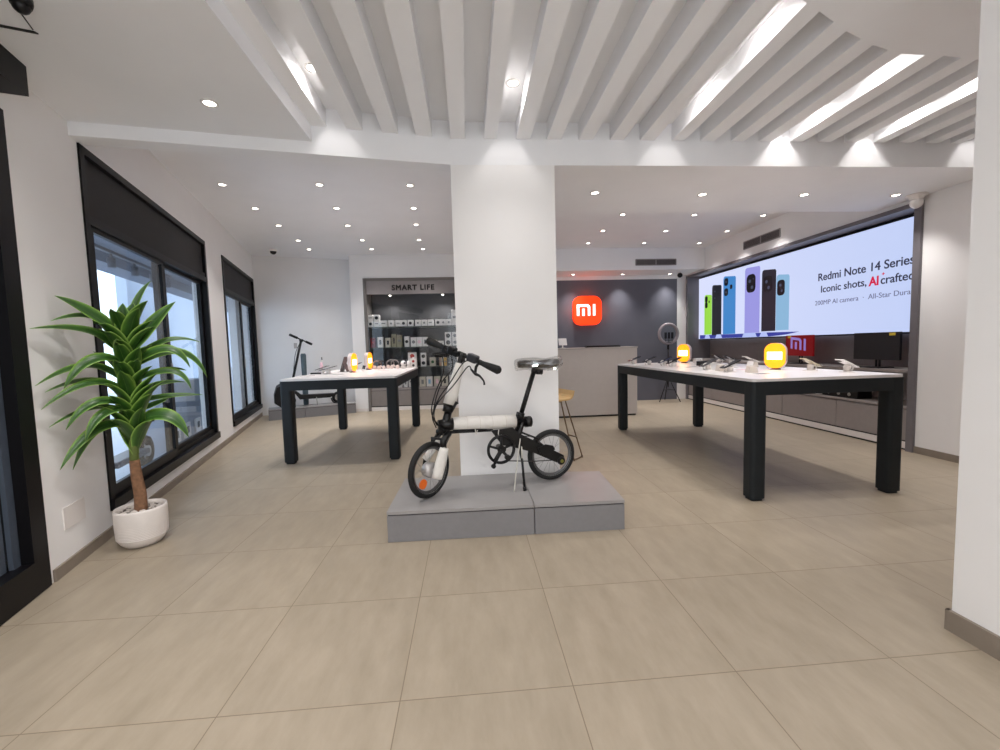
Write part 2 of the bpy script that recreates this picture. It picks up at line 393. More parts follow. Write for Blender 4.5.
mb = MB(); lbox(mb, -1.62, -.135, -.075, -.065, .18, .22); struct('bottom_rail', mb, CHROME, dr)
mb = MB(); lbox(mb, -1.62, -.29, -.105, -.098, .18, 2.38); struct('glass_pane', mb, GLASSD, dr)
mb = MB(); lbox(mb, -1.62, -.29, -.8, -.75, -.02, 2.5); struct('added_blind_panel', mb, mat('dark_blind_panel', (40, 46, 56), .6))  # added blind panel that keeps the door glass dark
mb = MB(); lbox(mb, .13, .34, 0, .006, .24, .37); o = mb.build('socket_cover', WHITEP); tag(o, 'blank white cover plate low on the wall between the door and the potted plant', 'cover plate')

# ------------------------------------------------------------------ outside of the windows
PALE = mat('pale_render_wall', (196, 208, 226), .8)
mb = MB(); lbox(mb, -3.0, 16, -16, -.16, -.25, -.05); struct('ground_outside', mb, mat('pale_paving', (205, 212, 222), .7))
mb = MB(); lbox(mb, 5.9, 15, -1.95, -1.8, -.05, 3.1); struct('wall_veranda', mb, PALE)
mb = MB(); lbox(mb, .3, 12, -1.0, -.16, 2.48, 2.62); lbox(mb, .3, 12, -1.3, -1.0, 2.34, 2.62); struct('ceiling_veranda', mb, mat('grey_canopy', (112, 122, 138), .7))
b = thing('apartment_building', 'white multi-storey building seen through the left pane of the nearer window', 'building', LW(13, -15, -.05))
b.rotation_euler = (0, 0, math.atan2(LD.y, LD.x))
BW = mat('white_facade', (238, 240, 242), .8)
MB().box((-14, -2, 0), (12, 0, 14)).build('facade', BW, b)
for r_ in range(5):
    for c_ in range(9): MB().box((-13 + c_ * 2.1, -2.03, 1.0 + r_ * 2.2), (-12.2 + c_ * 2.1, -1.99, 2.1 + r_ * 2.2)).build('window', mat('far_window', (120, 128, 140), .4), b)
tr = thing('track_light', 'grey ceiling track carrying four cylinder spot heads outside the nearer window', 'track light', LW(2.0, -.6, 2.28)); tr.rotation_euler = (0, 0, math.atan2(LD.y, LD.x))
TG = mat('track_grey', (66, 70, 82), .5)
MB().box((-.05, -.02, 0), (2.0, .02, .03)).box((-.02, -.01, .03), (.0, .01, .20)).box((1.8, -.01, .03), (1.82, .01, .20)).build('rail', TG, tr)
for q in (.46, .97, 1.45, 1.92):
    MB().cyl((q, 0, 0), (q, 0, -.05), .012).cyl((q, 0, -.04), (q, 0, -.14), .034, n=20).build('spot_head', TG, tr)
def outside_scooter():
    r = thing('kick_scooter', 'dark grey scooter standing outside behind the glass of the nearer window', 'scooter', LW(3.0, -.66, -.05)); r.rotation_euler = (0, 0, math.atan2(LD.y, LD.x)); r.scale = (1.3, 1.3, 1.3)
    G = mat('scooter_grey', (70, 74, 84), .4)
    for x in (0, -.75):
        w = MB().torus((x, 0, .14), .11, .03, (0, 1, 0)).build('wheel', RUBBER, r); MB().cyl((x, -.03, .14), (x, .03, .14), .05).build('hub', CHROME, w)
    MB().box((-.65, -.08, .14), (-.1, .08, .19), bev=.015).build('deck', G, r)
    MB().torus((0, 0, .14), .15, .012, (0, 1, 0), a0=0, a1=2.4).build('mudguard', G, r)
    MB().tube([(-.72, 0, .28), (-.82, 0, 1.1)], .02).cyl((-.82, -.2, 1.1), (-.82, .2, 1.1), .015).build('steering_column', G, r)
    return r
outside_scooter()
r = thing('utility_cabinet', 'grey metal cabinet with white sockets outside the right pane of the nearer window', 'cabinet', LW(4.05, -.75, -.05)); r.rotation_euler = (0, 0, math.atan2(LD.y, LD.x))
MB().box((-.72, -.2, 0), (.8, .2, .92), bev=.01).build('body', mat('cabinet_grey', (150, 156, 168), .5), r)
MB().box((-.6, -.215, .35), (.0, -.2, .75)).build('door', mat('cabinet_grey2', (172, 178, 190), .5), r)
for x in (-.55, -.15, .3):
    q = MB().box((x, -.225, .14), (x + .22, -.2, .34), bev=.004).build('socket_box', WHITEP, r); MB().box((x + .06, -.232, .2), (x + .14, -.224, .29)).build('socket', BLACKP, q)
r = thing('utility_cabinet', 'tall grey metal cabinet outside the farther window', 'cabinet', LW(7.4, -.9, -.05)); r.rotation_euler = (0, 0, math.atan2(LD.y, LD.x))
MB().box((-.5, -.2, 0), (.6, .2, .98), bev=.01).build('body', MATS['cabinet_grey'], r)
MB().box((-.45, -.21, .1), (0.03, -.2, .9)).box((.07, -.21, .1), (.55, -.2, .9)).build('door', MATS['cabinet_grey2'], r)

# ------------------------------------------------------------------ downlights
SP = bpy.data.lights.new('downlight_spot', 'SPOT'); SP.energy = SPOT_W; SP.color = SPOT_COL; SP.spot_size = math.radians(90); SP.spot_blend = 1.0; SP.shadow_soft_size = .03
SP3 = SP.copy(); SP3.name = 'entrance_fill_spot'; SP3.energy = SPOT_W * 1.6; SP3.spot_size = math.radians(150); SP3.spot_blend = .8; SP3.color = (1, .97, .95)  # wide fill for the added lamps over the entrance
SP2 = SP.copy(); SP2.name = 'slot_spot'; SP2.energy = SPOT_W * .20; SP2.spot_size = math.radians(158); SP2.spot_blend = .25
dl = None
def downlight(x, y, z, label, group, data=None, nm='ceiling_downlight'):
    global dl
    if dl is None:
        dl = thing(nm, label, 'downlight', (x, y, z), 0, group)
        MB().lathe([(.046, 0), (.046, -.006), (.034, -.008), (.032, .0)], n=28, capa=False, capb=False).build('trim_ring', WHITEG, dl)
        MB().lathe([(.032, -.001), (.030, -.004)], n=24).build('lens', LENS, dl)
        r = dl
    else: r = dup(dl, (x, y, z), 0, label); r['group'] = group
    L = bpy.data.objects.new('lamp_bulb', data or SP); COL.objects.link(L); L.location = (0, 0, -.012); L.parent = r
    return r
rows = ['first', 'second', 'third', 'fourth', 'fifth']; cols = ['left', 'middle', 'right']
LL = [[(-2.64, 4.98), (-1.60, 4.98), (-.60, 5.0)], [(-2.68, 5.78), (-1.655, 5.78), (-.66, 5.79)], [(-2.72, 6.55), (-1.73, 6.57), (-.72, 6.54)], [(-2.78, 7.42), (-1.73, 7.43), (-.78, 7.45)], [(-2.84, 8.06), (-1.72, 8.08), (-.785, 8.12)]]
for i, r_ in enumerate(LL):
    for j, (x, y) in enumerate(r_): downlight(x, y, 3.10, 'round downlight, %s in the %s row from the front, ceiling left of the white pillar' % (cols[j], rows[i]), 'downlights left of the pillar')
for j, (x, y) in enumerate([(1.23, 3.956), (2.298, 3.996), (3.344, 4.007), (4.33, 4.017)]):
    downlight(x, y, ZF, 'round downlight in the low ceiling strip right of the pillar, %s of four' % ['first', 'second', 'third', 'last'][j], 'downlights in the low strip')
RR = [[(2.24, 5.93), (3.31, 5.96), (4.38, 6.0)], [(2.225, 6.76), (3.29, 6.80), (4.36, 6.83)], [(2.22, 7.57), (3.27, 7.60), (4.34, 7.64)]]
for i, r_ in enumerate(RR):
    for j, (x, y) in enumerate(r_): downlight(x, y, 3.05, 'round downlight, %s in the %s row of the raised ceiling right of the pillar' % (cols[j], rows[i]), 'downlights in the raised ceiling')
for j, (x, y) in enumerate([(2.15, 8.42), (3.19, 8.47), (4.2, 8.5)]):
    downlight(x, y, 2.635, 'round downlight above the slate grey counter wall, %s of three' % cols[j], 'downlights above the counter wall')
downlight(-1.489, 2.732, ZL, 'single bright downlight in the low soffit near the left wall', 'soffit downlight')
for j, (x, y, t) in enumerate([(-.893, 2.77, 'leftmost ceiling slot'), (.352, 2.88, 'ceiling slot above the pillar'), (1.605, 2.88, 'long lit slot right of the pillar, far lamp'), (1.605, 2.28, 'long lit slot right of the pillar, near lamp'),
        (2.60, 3.10, 'fourth lit slot from the left, far lamp'), (2.60, 2.60, 'fourth lit slot from the left, near lamp'), (3.333, 3.08, 'fifth lit slot from the left, far lamp'), (3.333, 2.66, 'fifth lit slot from the left, near lamp'), (4.27, 3.0, 'rightmost ceiling slot')]):
    downlight(x, y, 2.97, 'recessed downlight inside the ' + t, 'downlights in the ceiling slots', SP2)

for j, (x, y, z, w_) in enumerate([(-1.40, .95, ZL, 'in the left soffit nearer the entrance'), (-1.25, -.7, ZL, 'in the left soffit by the entrance glass'), (.35, .3, ZB, 'in the entrance ceiling in front of the slots'), (1.3, -.8, ZB, 'in the entrance ceiling by the right wall'), (-1.5, 1.65, ZL, 'in the left soffit just outside the picture'), (.0, -1.6, ZB, 'in the entrance ceiling closest to the glass')]):
    downlight(x, y, z, 'added unseen fill downlight ' + w_, 'added fill downlights over the entrance', SP3)  # added out-of-view lamps that brighten the near floor, left wall and soffit
# ------------------------------------------------------------------ ceiling bits
def dome(x, y, z, r, label, m1=WHITEP, m2=BLACKP):
    t = thing('dome_camera', label, 'camera', (x, y, z))
    MB().lathe([(r * 1.25, 0), (r * 1.25, -.02), (r * 1.1, -.035)], n=24).build('housing', m1, t)
    MB().sph((0, 0, -.035), r, sz=1).build('lens_ball', m2, t)
dome(-1.80, 1.985, ZL, .030, 'black dome camera on the ceiling at the top left edge', BLACKP, BLACKP)
dome(-3.47, 8.06, 3.10, .055, 'small black and white dome camera in the far left ceiling corner')
t = thing('security_camera', 'small black ball camera at the right end of the counter wall soffit', 'camera', (4.3, 8.3, 2.635))
MB().cyl((0, 0, 0), (0, 0, -.03), .035).build('mount', WHITEP, t); MB().sph((-.0, -.02, -.07), .05).build('lens_ball', BLACKP, t)
t = thing('security_camera', 'white conical camera under the low ceiling beside the display niche', 'camera', (4.56, 4.02, ZF))
MB().lathe([(.085, 0), (.085, -.012), (.06, -.03), (.055, -.05)], n=28).build('mount', WHITEP, t)
MB().sph((0, 0, -.075), .055, sz=1.1).build('lens_ball', WHITEG, t)
def vent(label, o, x, wd, ht, cy):
    t = thing('air_vent', label, 'vent', o)
    X = Vector(x); N = Vector((0, 0, 1)).cross(X)
    R = Matrix((X, N, Vector((0, 0, 1)))).transposed()
    m = MB()
    for c, s in (((0, 0, ht / 2), (wd, .012, .014)), ((0, 0, -ht / 2), (wd, .012, .014)), ((-wd / 2, 0, 0), (.014, .012, ht)), ((wd / 2, 0, 0), (.014, .012, ht)), ((0, 0, 0), (.02, .012, ht))):
        m.obox(R @ Vector(c), s, R)
    m.build('frame', mat('vent_grey', (150, 146, 148), .5), t)
    m = MB(); m.obox((0, 0, 0), (wd - .01, .004, ht - .01), R); m.build('backing', mat('vent_dark', (72, 68, 70), .7), t)
    m = MB()
    for k in range(1, 8): m.obox(R @ Vector((0, 0, -ht / 2 + ht * k / 8)), (wd - .02, .01, .004), R)
    m.build('louvres', mat('vent_slat', (118, 112, 112), .6), t)
vent('grey air vent in the white bulkhead above the counter wall', (3.67, 7.992, 2.775), (1, 0, 0), .80, .11, 0)
vent('grey air vent in the right wall above the display screen', (4.652, 6.42, 2.80), (0, 1, 0), .82, .12, 0)

# ================================================================== TABLES
def table(label, x0, x1, y0, y1):
    c = ((x0 + x1) / 2, (y0 + y1) / 2, 0); t = thing('display_table', label, 'table', c, 0)
    w, d = (x1 - x0) / 2, (y1 - y0) / 2
    m = MB()
    def rr(w, d, r=.035, k=5):
        P = []
        for cx, cy, a in ((w - r, d - r, 0), (-w + r, d - r, 90), (-w + r, -d + r, 180), (w - r, -d + r, 270)):
            for q in range(k + 1): an = math.radians(a + 90 * q / k); P.append((cx + r * math.cos(an), cy + r * math.sin(an)))
        return P
    m.prism(rr(w - .004, d - .004), .918, .94); m.build('tabletop', TOPM, t)
    m = MB()
    for a, b in (((-w + .03, -d + .001, .815), (w - .03, -d + .03, .917)), ((-w + .03, d - .03, .815), (w - .03, d - .001, .917)), ((-w + .001, -d + .03, .815), (-w + .03, d - .03, .917)), ((w - .03, -d + .03, .815), (w - .001, d - .03, .917))): m.box(a, b)
    m.build('apron', TABLEM, t)
    for sx in (-1, 1):
        for sy in (-1, 1):
            m = MB(); cx, cy = sx * (w - .06), sy * (d - .06)
            m.prism([(cx + a, cy + b) for a, b in rr(.06, .06, .03)], .02, .9175); m.prism([(cx + a, cy + b) for a, b in rr(.047, .047, .02)], 0, .02)
            m.build('leg', TABLEM, t)
    return t
table('long dark-legged display table with white top, right of the pillar', 2.12, 3.36, 2.985, 5.88)
table('dark-legged display table with white top, left of the pillar', -2.06, -.80, 4.72, 6.80)

# ================================================================== PLATFORMS
def plinth(label, poly, h, m1=GREYP, m2=GREYT):
    c = (sum(p[0] for p in poly) / len(poly), sum(p[1] for p in poly) / len(poly)); t = thing('display_plinth', label, 'plinth', (*c, 0))
    P = [(x - c[0], y - c[1]) for x, y in poly]; Q = [(x * .998, y * .996) for x, y in P]
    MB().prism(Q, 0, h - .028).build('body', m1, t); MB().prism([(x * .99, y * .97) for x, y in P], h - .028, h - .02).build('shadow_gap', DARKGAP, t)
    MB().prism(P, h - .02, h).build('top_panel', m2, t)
plinth('larger left section of the grey plinth under the bicycle', [(-.552, 2.668), (.398, 2.660), (.398, 3.36), (-.535, 3.36)], .20)
plinth('smaller right section of the grey plinth under the bicycle', [(.402, 2.660), (1.002, 2.655), (1.035, 3.30), (.402, 3.36)], .20)
PL0 = Vector((-3.64, 7.85)); PLd = Vector((-2.24, 8.45)) - PL0; PLu = PLd.normalized(); PLn = Vector((-PLu.y, PLu.x))
def pp(a, b): v = PL0 + PLu * a + PLn * b; return (v.x, v.y)
plinth('left section of the grey plinth under the black scooter', [pp(0, 0), pp(.60, 0), pp(.60, .42), pp(.0, .36)], .20)
plinth('right section of the grey plinth under the black scooter', [pp(.605, 0), pp(1.52, 0), pp(1.52, .42), pp(.605, .42)], .20)

# ================================================================== COUNTER, LOGO
t = thing('service_counter', 'beige grey counter block in front of the slate wall right of the pillar', 'counter', (1.9, 6.93, 0))
MB().box((-.9, .02, 0), (.93, .62, .03)).build('plinth_base', DARKGAP, t)
MB().box((-.92, 0, .03), (.95, .66, 1.15)).build('front_panel', COUNTER, t); MB().box((-.93, -.01, 1.15), (.96, .67, 1.172)).build('countertop', mat('counter_top', (176, 168, 162), .4), t)
t = thing('price_display', 'small white tablet on a stand at the left end of the counter', 'tablet', (1.60, 7.04, 1.172), .2)
MB().lathe([(.055, 0), (.05, .008), (.012, .012), (.010, .05)], n=20).build('stand', WHITEP, t); m = MB(); m.obox((0, 0, .11), (.15, .012, .12), Matrix.Rotation(-.25, 3, 'X'), bev=.004); m.build('screen', WHITEG, t)
t = thing('keyboard', 'flat black keyboard lying on the beige grey counter', 'keyboard', (2.36, 7.25, 1.172), .03)
MB().box((-.30, -.07, 0), (.30, .07, .028), bev=.006).build('case', BLACKP, t)
m = MB()
for i in range(15):
    for j in range(4): m.box((-.28 + i * .0375, -.055 + j * .029, .028), (-.25 + i * .0375, -.032 + j * .029, .033))
m.build('keys', mat('keycap', (40, 40, 42), .5), t)
# orange logo sign
def rrect(w, h, r, k=8):
    P = []
    for cx, cy, a in ((w - r, h - r, 0), (-w + r, h - r, 90), (-w + r, -h + r, 180), (w - r, -h + r, 270)):
        for q in range(k + 1): an = math.radians(a + 90 * q / k); P.append((cx + r * math.cos(an), cy + r * math.sin(an)))
    return P
def mi_glyph(mb, o, X, Z, D, h, t):   # the two-letter mark; o centre, X right, Z up, D extrusion
    o, X, Z, D = Vector(o), Vector(X), Vector(Z), Vector(D)
    def quad(pts): mb.extr([o + X * (a * h) + Z * (b * h) for a, b in pts], D * t)
    quad([(-.88, -.5), (-.66, -.5), (-.66, .5), (-.88, .5)]); arch = [(-.66, .5), (.02, .5)] + [(.02 + .3 * math.sin(math.radians(q)), .2 + .3 * math.cos(math.radians(q))) for q in range(15, 91, 15)] + [(.32, -.5), (.10, -.5), (.10, .16), (.06, .24), (.0, .28), (-.66, .28)]
    mb.extr([o + X * (a * h) + Z * (b * h) for a, b in arch], D * t)
    quad([(-.40, -.5), (-.18, -.5), (-.18, .12), (-.40, .12)]); quad([(.56, -.5), (.78, -.5), (.78, .5), (.56, .5)])
t = thing('logo_sign', 'glowing orange rounded square wall sign with white mi letters', 'sign', (2.49, 8.60, 1.925))
MB().extr([(x, 0, z) for x, z in rrect(.298, .298, .165)], (0, .09, 0)).build('panel', LOGOO, t)
m = MB(); mi_glyph(m, (-.02, -.001, .01), (1, 0, 0), (0, 0, 1), (0, -1, 0), .235, .008); m.build('letters', LOGOW, t)
PL_ = bpy.data.lights.new('logo_halo', 'POINT'); PL_.energy = 1.2; PL_.color = (1, .16, .04); PL_.shadow_soft_size = .2
for dx, dz in ((0, .37), (-.37, 0), (.37, 0)):
    h_ = bpy.data.objects.new('halo_light', PL_); COL.objects.link(h_); h_.location = (dx, .04, dz); h_.parent = t

# ring light on tripod
t = thing('ring_light', 'round ring light with phone holders on a black tripod by the slate wall', 'ring light', (4.12, 8.40, 0))
MB().torus((0, 0, 1.40), .195, .032, (0, 1, 0), n=48).build('ring', mat('ring_diffuser', (150, 142, 145), .5), t)
MB().tube([(0, .01, 1.2), (0, .01, .30)], .012).cyl((0, .01, 1.18), (0, .01, 1.08), .022).cyl((0, .01, .62), (0, .01, .56), .02).build('pole', BLACKP, t)
for k in range(3):
    a = math.radians(200 + 120 * k); MB().tube([(0, .01, .52), (.24 * math.cos(a), .01 + .24 * math.sin(a), .0)], .009).tube([(0, .01, .25), (.13 * math.cos(a), .01 + .13 * math.sin(a), .24)], .006).build('leg', BLACKP, t)
for x in (-.07, 0, .07):
    h_ = MB().box((x - .025, -.03, 1.30), (x + .025, -.015, 1.43), bev=.005).cyl((x, -.02, 1.22), (x, -.02, 1.31), .006).build('phone_holder', BLACKP, t)
MB().box((-.09, -.03, 1.21), (.09, -.01, 1.23)).build('holder_bar', BLACKP, t)

# ================================================================== STOOL
t = thing('bar_stool', 'bar stool with light wooden seat and thin bronze wire legs behind the pillar', 'stool', (.88, 4.42, 0))
m = MB(); SU = Vector((.94, .34, 0)); SV = Vector((-.34, .94, 0))
def sq(a, b, z): return SU * a + SV * b + Vector((0, 0, z))
prof = [(-.20, .660), (-.12, .652), (.0, .650), (.10, .655), (.14, .668), (.162, .700), (.176, .750)]
nrm = []
for i in range(len(prof)):
    a, b = prof[max(0, i - 1)], prof[min(len(prof) - 1, i + 1)]; dx, dz = b[0] - a[0], b[1] - a[1]; l_ = math.hypot(dx, dz); nrm.append((-dz / l_ * .016, dx / l_ * .016))
poly = [sq(a, -.17, b) for a, b in prof] + [sq(a + n_[0], -.17, b + n_[1]) for (a, b), n_ in list(zip(prof, nrm))[::-1]]
m.extr(poly, SV * .34); m.build('seat', WOOD, t)
for sg in (-1, 1):      # sled frames: legs splay towards the floor runners
    T1, T2 = Vector((.07, -.12, .640)), Vector((.147, .03, .640))
    def g(v): return v if sg > 0 else Vector((-v.x, -v.y, v.z)) + sq(.0, 0, 0)
    B1, B2 = Vector((.205, -.10, .0)), Vector((.335, .045, .0))
    MB().tube([g(T1 + Vector((-.06, 0, .004))), g(T1 + Vector((.0, .0, 0))), g(T1 + (B1 - T1) * .06), g(T1 + (B1 - T1) * .93), g(B1 + Vector((.01, .02, .012))), g(B2 - Vector((.02, .02, -.012))), g(T2 + (B2 - T2) * .93), g(T2 + (B2 - T2) * .06), g(T2), g(T2 + Vector((-.06, 0, .004)))], .0075, smooth=3).build('leg_frame', BRONZE, t)
    MB().tube([g(T1 + (B1 - T1) * .55), g(T2 + (B2 - T2) * .64)], .007).build('footrest', BRONZE, t)

# ================================================================== RIGHT NICHE: screen, worktop, drawers
LEDBG = bpy.data.materials.new('led_blue_white'); LEDBG.use_nodes = True
nt = LEDBG.node_tree; bb = nt.nodes['Principled BSDF']; tc = nt.nodes.new('ShaderNodeTexCoord'); sx = nt.nodes.new('ShaderNodeSeparateXYZ'); nt.links.new(tc.outputs['Generated'], sx.inputs[0])
cr = nt.nodes.new('ShaderNodeValToRGB'); nt.links.new(sx.outputs[1], cr.inputs[0])
cr.color_ramp.elements[0].color = (*lin((188, 202, 240)), 1); cr.color_ramp.elements[1].color = (*lin((214, 220, 248)), 1)
nt.links.new(cr.outputs[0], bb.inputs['Emission Color']); bb.inputs['Emission Strength'].default_value = .95; bb.inputs['Base Color'].default_value = (.02, .02, .02, 1)
def em(name, rgb, k=.95): return mat(name, (10, 10, 12), .4, emit=rgb, es=k, noise=0)
scr = thing('led_display', 'wide glowing blue-white advertising screen showing six phones in the right wall niche', 'screen', (4.90, 6.2, 0))
MB().box((0, -2.1, 1.275), (.06, 2.44, 2.53)).build('screen_panel', LEDBG, scr)
MB().box((.01, -2.13, 1.255), (.20, 2.45, 1.2745)).box((.02, -2.12, 2.531), (.2, 2.45, 2.555)).box((.01, 2.4405, 1.26), (.2, 2.46, 2.54)).build('housing', BLACKP, scr)
def sphone(yl, yr, z0, ztl, ztr, cols_, cams, nm):
    yl -= 6.2; yr -= 6.2
    r = .05; P = [(0, yl, z0), (0, yl, ztl - r), (0, yl - r * .3, ztl - r * .25), (0, yl - r, ztl), (0, yr + .02, ztr), (0, yr, ztr - .03), (0, yr, z0)]
    o = MB().extr([Vector(p) + Vector((-.003, 0, 0)) for p in P], (-.003, 0, 0)).build('phone_picture', em(nm, cols_), scr)
    for i, (cy, cz, w, h) in enumerate(cams):
        MB().extr([Vector((-.0065, cy - 6.2 + a, cz + b_)) for a, b_ in rrect(w, h, min(w, h) * .7, 4)], (-.002, 0, 0)).build('lens_picture', em('led_black', (14, 14, 20)), o)
def lens_dots(pts):
    m = MB()
    for y, z, r in pts: m.cyl((-.0092, y - 6.2, z), (-.0098, y - 6.2, z), r, n=16)
    m.build('lens_ring_picture', em('led_dim', (70, 78, 100)), scr)
sphone(8.41, 8.15, 1.36, 2.17, 2.15, (150, 214, 70), [(8.34, 2.08, .045, .06), (8.34, 1.96, .045, .06), (8.24, 2.02, .02, .025)], 'led_green')
sphone(8.14, 7.83, 1.34, 2.33, 2.30, (26, 27, 36), [(8.04, 2.20, .05, .05), (8.04, 2.07, .05, .05), (7.93, 2.13, .03, .03)], 'led_ink')
sphone(7.77, 7.40, 1.35, 2.44, 2.40, (62, 130, 196), [(7.68, 2.33, .06, .07), (7.68, 2.14, .06, .07), (7.53, 2.22, .035, .04)], 'led_blue')
sphone(7.14, 6.76, 1.35, 2.48, 2.46, (150, 148, 220), [(6.98, 2.20, .115, .155)], 'led_purple')
sphone(6.71, 6.39, 1.365, 2.37, 2.34, (36, 34, 44), [(6.57, 2.13, .10, .13)], 'led_ink2')
sphone(6.38, 6.11, 1.37, 2.24, 2.21, (134, 178, 212), [(6.28, 2.03, .08, .12)], 'led_sky')
lens_dots([(7.01, 2.24, .03), (6.95, 2.13, .03), (6.92, 2.27, .012), (6.60, 2.17, .028), (6.55, 2.07, .028), (6.29, 2.07, .024), (6.26, 1.98, .02), (7.68, 2.33, .02), (7.68, 2.14, .02), (8.04, 2.2, .018), (8.04, 2.07, .018)])
MB().extr([(-.002, 2.38, 1.278), (-.002, 2.38, 1.355), (-.002, 1.2, 1.345), (-.002, .4, 1.345), (-.002, -.3, 1.335), (-.002, -.05, 1.30), (-.002, .3, 1.278)], (-.002, 0, 0)).build('base_picture', em('led_navy', (52, 60, 150)), scr)
for (a, b_) in ((1.82, 1.60), (1.0, .62), (.55, .35), (2.2, 2.0)):
    MB().extr([(-.0045, a, 1.28), (-.0045, a - .04, 1.352), (-.0045, b_ + .04, 1.352), (-.0045, b_, 1.28)], (-.002, 0, 0)).build('stage_picture', em('led_light', (176, 190, 240)), scr)
TXD = em('led_text_dark', (38, 40, 66)); TXM = em('led_text_grey', (96, 98, 132)); TXR = em('led_text_red', (206, 24, 70))
def stext(s, y, z, size, m, bold=0., sx=1.): return text('caption', s, size, m, frame_m((-.003, y - 6.2, z), (0, -1, 0), (0, 0, 1)), scr, bold=bold, extrude=.001, sx=sx)
stext('Redmi Note 14 Series', 5.59, 2.022, .145, TXD, .0022, .985)
stext('Iconic shots,', 5.54, 1.858, .132, TXD, .0016, 1.02); stext('AI', 4.83, 1.848, .150, TXR, .005, .9); stext('+', 4.675, 1.945, .06, TXR, .002); stext('crafted', 4.69, 1.85, .138, TXD, .0018, .99)
stext('200MP AI camera  ·  All-Star Durability', 5.63, 1.690, .088, TXM, .0, 1.05)
LA_ = bpy.data.lights.new('screen_light', 'AREA')
bpy.data.lights.remove(LA_)

wt = thing('worktop_shelf', 'long grey worktop running along the niche under the bright screen', 'shelf', (4.9, 6.35, 0))
MB().box((-.22, -2.28, .835), (.245, 2.27, .865)).build('top', TAUPE, wt)
MB().box((-.19, -.60, .475), (.245, -.57, .835)).build('divider', TAUPED, wt); MB().box((-.19, .9, .475), (.245, .93, .835)).build('divider', TAUPED, wt)
dc = thing('drawer_cabinet', 'low grey drawer cabinet with white toe kick under the niche worktop', 'cabinet', (4.9, 6.35, 0))
MB().box((-.21, -2.28, .10), (.24, 2.27, .44)).build('body', TAUPED, dc)
MB().box((-.23, -2.28, .448), (.24, 2.27, .472)).build('top', TAUPE, dc); MB().box((-.20, -2.28, .44), (.24, 2.27, .448)).build('shadow_gap', DARKGAP, dc)
ys = [-2.28, -1.35, -.42, .51, 1.42, 2.27]
for a, b_ in zip(ys, ys[1:]): MB().box((-.228, a + .004, .112), (-.211, b_ - .004, .432)).build('drawer_front', TAUPE, dc)
MB().box((-.235, -2.28, .02), (-.19, 2.27, .088)).build('toe_kick', WHITEP, dc); MB().box((-.21, -2.28, .088), (.2, 2.27, .0995)).box((-.22, -2.28, 0), (.2, 2.27, .02)).build('shadow_gap', DARKGAP, dc)
# monitors on worktop
def monitor(label, y, w, zc, h, m, x=4.80, rz=0., logo=False):
    t = thing('monitor', label, 'monitor', (x, y, .865), rz)
    s = MB().box((-.012, -w / 2, zc - h / 2 - .865), (.02, w / 2, zc + h / 2 - .865), bev=.004).build('screen', m, t)
    MB().box((-.10, -.13, 0), (.10, .13, .012), bev=.004).build('foot', BLACKP, t)
    MB().box((.021, -.03, .01), (.035, -.012, zc - .865), bev=.002).box((.021, .012, .01), (.035, .03, zc - .865), bev=.002).build('stand', BLACKP, t)
    MB().box((-.0135, w / 2 * .70 * (1 if logo else -1) - .035, zc + h / 2 - .865 - .04), (-.0125, w / 2 * .70 * (1 if logo else -1) + .035, zc + h / 2 - .865 - .008)).build('sticker', mat('yellow_sticker', (226, 196, 60), .5), t)
    if logo:
        g = MB(); mi_glyph(g, (-.0125, -.0, .29), (0, -1, -.12), (0, 0, 1), (-1, 0, 0), .17, .003); g.build('logo_letters', mat('lilac_ink', (150, 130, 210), .5, emit=(150, 130, 210), es=.35), t)
monitor('large black monitor on the worktop near the right end of the niche', 4.62, .56, 1.12, .32, SCREENB)
monitor('red-screened monitor with lilac mi letters behind the orange table lamp', 5.80, .50, 1.13, .30, mat('red_screen', (110, 14, 18), .3, emit=(140, 16, 20), es=.30), x=4.82, logo=True)
t = thing('set_top_device', 'small white device on the open shelf below the worktop', 'device', (4.80, 5.45, .472))
MB().box((-.08, -.10, 0), (.08, .10, .05), bev=.008).build('body', WHITEP, t); MB().box((-.082, -.06, .015), (-.08, .06, .03)).build('display', BLACKP, t)
t = thing('audio_device', 'long black device on the open shelf below the worktop', 'device', (4.82, 5.02, .472))
MB().box((-.1, -.26, 0), (.1, .26, .10), bev=.01).build('body', BLACKP, t)
for q in (-.15, 0, .15): MB().cyl((-.101, q, .05), (-.108, q, .05), .02).build('knob', CHROME, t)

# ================================================================== SMART LIFE CABINET
cab = thing('display_cabinet', 'tall grey glass-fronted shelf cabinet headed SMART LIFE', 'cabinet', (-1.0, 8.6, 0))
x0, x1 = -1.03, 1.04
m = MB(); m.box((x0, -.02, 0), (x0 + .055, .44, 2.645)); m.box((x1 - .055, -.02, 0), (x1, .44, 2.645)); m.box((x0 + .055, -.02, 2.59), (x1 - .055, .44, 2.645)); m.build('frame', mat('cabinet_frame_grey', (118, 112, 108), .5), cab)
hd = MB().box((x0 + .056, -.005, 2.33), (x1 - .056, .03, 2.589)).build('header', mat('header_grey', (146, 139, 138), .5), cab)
text('lettering', 'SMART LIFE', .142, BLACKP, frame_m((-.475, -.006, 2.408), (1, 0, 0), (0, 0, 1)), hd, bold=.0055, extrude=.002, sx=1.0, space=1.18)
MB().box((x0 + .056, .42, .45), (x1 - .056, .44, 2.58)).build('back_panel', mat('cabinet_back', (74, 74, 76), .6), cab)
for z in (1.69, 1.277, .869):
    MB().box((x0 + .058, .04, z - .016), (x1 - .058, .41, z)).build('shelf', mat('shelf_glass_edge', (86, 92, 86), .3), cab)
MB().box((x0 + .056, .0, .41), (x1 - .056, .42, .455)).build('bottom_shelf', TAUPED, cab)
for a, b_ in ((x0 + .06, -.012), (-.005, x1 - .06)): MB().box((a, .001, .095), (b_, .02, .40)).build('drawer_front', mat('drawer_grey', (134, 127, 124), .5), cab)
